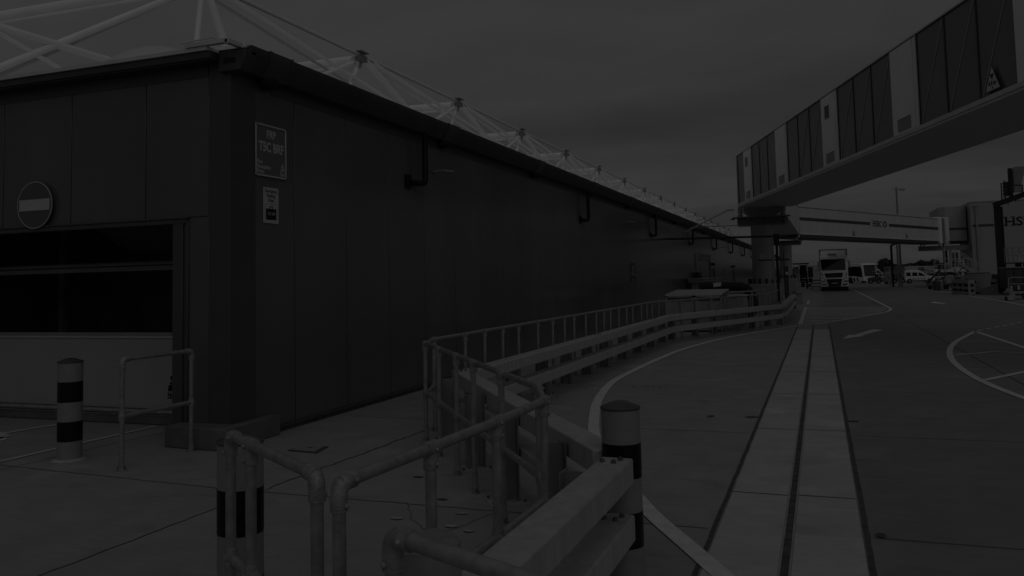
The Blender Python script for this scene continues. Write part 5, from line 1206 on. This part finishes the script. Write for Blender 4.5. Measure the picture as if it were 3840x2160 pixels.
def far_vehicles():
    def van(x, y, L, h, lab, mt, cab=True):
        t = thing('parked_vehicle', (x, y, 0), lab, 'parked vehicle', 'vehicles parked far across the apron')
        m = MB(); m.prism([(x,y,.35),(x,y,h),(x+L*.62,y,h),(x+L*.80,y,h*.62),(x+L,y,h*.52),(x+L,y,.35)] if cab else [(x,y,.5),(x,y,h),(x+L*.7,y,h),(x+L*.7,y,h*.9),(x+L,y,h*.85),(x+L,y,.5)], (0,2.0,0)); b = m.build('body', mt, t, bevel=.05)
        m = MB(); m.prism([(x+L*.45,y-.02,h*.62),(x+L*.45,y-.02,h*.9),(x+L*.61,y-.02,h*.9),(x+L*.76,y-.02,h*.62)], (0,.02,0)); m.build('window', M_dglass, b)
        if cab and L > 3: m = MB(); m.box(x+L*.08,x+L*.38,y-.02,y,h*.62,h*.9); m.build('window', M_dglass, b)
        for a in (.2,.8):
            m = MB(); m.lathe([(.02,-.1),(.34,-.1),(.34,.1),(.02,.1)], (x+L*a,y,.34), 14, True, 'y'); m.build('wheel', M_vdark, t)
    van(8.9,190,4.4,2.2,'pale distant van between the bus and the gantry leg',M_vwhite); van(12.6,200,3.8,1.7,'dark distant car right of the gantry leg',M_dark)
    van(16.4,185,5.2,2.6,'pale distant box truck above the small white van roof',M_white2,False); van(22.5,190,4.2,1.9,'white distant van right of the small white van',M_vwhite)
    van(17.2,150,4.0,1.75,'white car just beyond the bonnet of the small white van',M_vwhite); van(27.0,200,5.5,2.6,'grey distant truck beneath the long support beam',M_grey,False)
    van(30.5,180,4.4,2.0,'pale distant van behind the high loader',M_white2); van(6.6,175,4.5,2.3,'grey distant van directly right of the bus front',M_mid)
    van(17.4,118,4.6,1.9,'white pickup close behind the dark conveyor loader',M_vwhite)
    # low rows of equipment
    t = thing('equipment_rack', (14,170,0), 'long low pale tube rack of equipment beyond the small white van', 'rack')
    m = MB()
    for z in (1.5,2.1,2.45): m.beam((11.5,170,z),(20.5,170,z),.08,.07)
    m.build('rail', M_white2, t); m = MB()
    for k in range(13): m.beam((11.5+.75*k,170,0),(11.5+.75*k,170,2.45),.06,.06, up=(0,1,0))
    m.build('upright', M_mid, t); m = MB()
    for k in range(9): q = 11.7+.95*k; m.box(q,q+.6,170.2,171,.4,.9+.8*random.random())
    m.build('stored_gear', M_grey, t)
    t = thing('awning', (17,140,0), 'flat pale awning roof on posts behind the small white van bonnet', 'awning')
    MB().box(15.2,21.5,140,143,2.25,2.38).build('roof', M_white, t)
    for x in (15.4,18.2,21.2): MB().box(x,x+.1,140,140.1,0,2.25).build('post', M_mid, t)
    for i, (x, y) in enumerate(((8.0,112),(9.6,116),(15.6,112))):
        t = thing('traffic_cone', (x, y, 0), ('pale banded traffic cone left of the gantry leg','pale banded traffic cone right of the gantry leg','pale banded traffic cone beyond the small white van')[i], 'cone', 'traffic cones by the far kerb')
        MB().lathe([(.16,.03),(.03,.72),(.01,.73)], (x,y,0), 14).build('cone', M_mid, t); MB().box(x-.2,x+.2,y-.2,y+.2,0,.035).build('base', M_vdark, t)
far_vehicles()
def yard_gear():
    spec = [('oil_drum',9.35,79,.29,.9,'dark oil drum left of the white pump unit',M_dark),('oil_drum',9.75,80.5,.29,.9,'pale oil drum left of the white pump unit',M_mid),
            ('gas_cylinder',12.1,84,.13,1.5,'tall pale gas cylinder right of the white pump unit',M_white2),('gas_cylinder',12.45,84,.13,1.5,'tall dark gas cylinder beside the pale gas cylinder',M_dark)]
    for nm, x, y, r, h, lab, mt in spec:
        t = thing(nm, (x,y,0), lab, nm.replace('_',' ')); MB().lathe([(r*.9,0),(r,.03),(r,h-.1),(r*.6,h)], (x,y,0), 18).build('body', mt, t); MB().lathe([(r*.4,h),(r*.35,h+.06)], (x,y,0), 12).build('cap', M_vdark, t)
    t = thing('tool_chest', (11.9,80,0), 'two tone tool chest on castors behind the crates', 'chest')
    MB().box(11.5,12.4,80,80.6,.55,1.25).build('body', M_white2, t, bevel=.02); MB().box(11.55,12.35,79.98,80,.85,.9).build('drawer_gap', M_vdark, t); MB().box(11.5,12.4,80,80.6,.12,.53).build('base', M_dark, t)
    t = thing('chock_rack', (10.2,77.5,0), 'low rack of dark wheel chocks with pale ends in front of the white pump unit', 'rack')
    MB().box(9.9,10.5,77.5,78,.05,.12).build('tray', M_mid, t)
    for k in range(3): MB().prism([(9.92+.19*k,77.5,.12),(10.08+.19*k,77.5,.12),(10.0+.19*k,77.5,.42)], (0,.4,0)).build('chock', M_vdark if k != 1 else M_white2, t)
yard_gear()
# ================================================================== TREES ON THE HORIZON
def tree(x, y, h, w, lab, seed, lean=0):
    rnd = random.Random(seed); t = thing('tree', (x, y, 0), lab, 'tree', 'trees on the horizon')
    m = MB(); m.tube([(x,y,0),(x+.02*h,y,h*.45),(x,y,h*.8)], .035*h, 8, r2=.01*h)
    for k in range(7):
        a = rnd.uniform(0,6.28); z = h*rnd.uniform(.35,.6); m.tube([(x,y,z),(x+w*.3*math.cos(a),y+w*.3*math.sin(a),z+h*.25)], .012*h, 5, r2=.004*h)
    m.build('trunk', M_bark, t)
    c = MB(); cl = []
    while len(cl) < 46:
        a, b, z = rnd.uniform(-1,1), rnd.uniform(-1,1), rnd.uniform(-1,1)
        if a*a+b*b+z*z < 1: cl.append((a*w*.42, b*w*.42, h*(.60+.32*z)))
    for (a, b, z) in cl:
        r_ = w*rnd.uniform(.08,.17)
        for _ in range(70):
            d = Vector((rnd.gauss(0,1), rnd.gauss(0,1), rnd.gauss(0,.8))).normalized()*r_*rnd.uniform(.5,1.05)
            p = Vector((x+a,y+b,min(h,max(h*.22,z))))+d; s = w*rnd.uniform(.022,.045)
            q1 = Vector((rnd.uniform(-1,1),rnd.uniform(-1,1),rnd.uniform(-1,1))).normalized()*s; q2 = q1.cross(d).normalized()*s
            c.add([p-q1-q2,p+q1-q2,p+q1+q2,p-q1+q2], [(0,1,2,3)])
    c.build('crown', M_leaf, t)
tree(17.0, 250, 5.5, 4.2, 'round crowned tree rising highest behind the distant gantry leg', 3)
tree(11.2, 250, 4.35, 3.0, 'small flat tree just showing above the bus roof', 4)
tree(14.0, 262, 4.3, 3.4, 'thin ragged tree left of the round crowned tree', 5)
tree(26.8, 255, 4.6, 4.2, 'bushy tree left of the support beam leg', 8)
tree(29.8, 258, 4.8, 4.6, 'tallest bushy tree behind the support beam leg', 9)
tree(20.6, 268, 3.9, 3.4, 'low tree right of the two pale duct risers', 10)
def hedge():
    rnd = random.Random(11); c = MB()
    for _ in range(15000):
        x = rnd.uniform(-15,75); top = 3.1+.5*math.sin(x*.35)+.35*math.sin(x*.9+2)+(.5 if 24 < x < 34 else 0)
        z = top*rnd.random()**.6; y = 275+rnd.uniform(0,14); s = rnd.uniform(.1,.22)
        q1 = Vector((rnd.uniform(-1,1),rnd.uniform(-1,1),rnd.uniform(-1,1))).normalized()*s; q2 = q1.cross(Vector((rnd.random(),rnd.random(),rnd.random()))).normalized()*s; p = Vector((x,y,z))
        c.add([p-q1-q2,p+q1-q2,p+q1+q2,p-q1+q2], [(0,1,2,3)])
    o = c.build('far_woodland', M_leaf); o['kind'] = 'stuff'; o['label'] = 'far low belt of dark trees along the horizon'; o['category'] = 'woodland'
hedge()
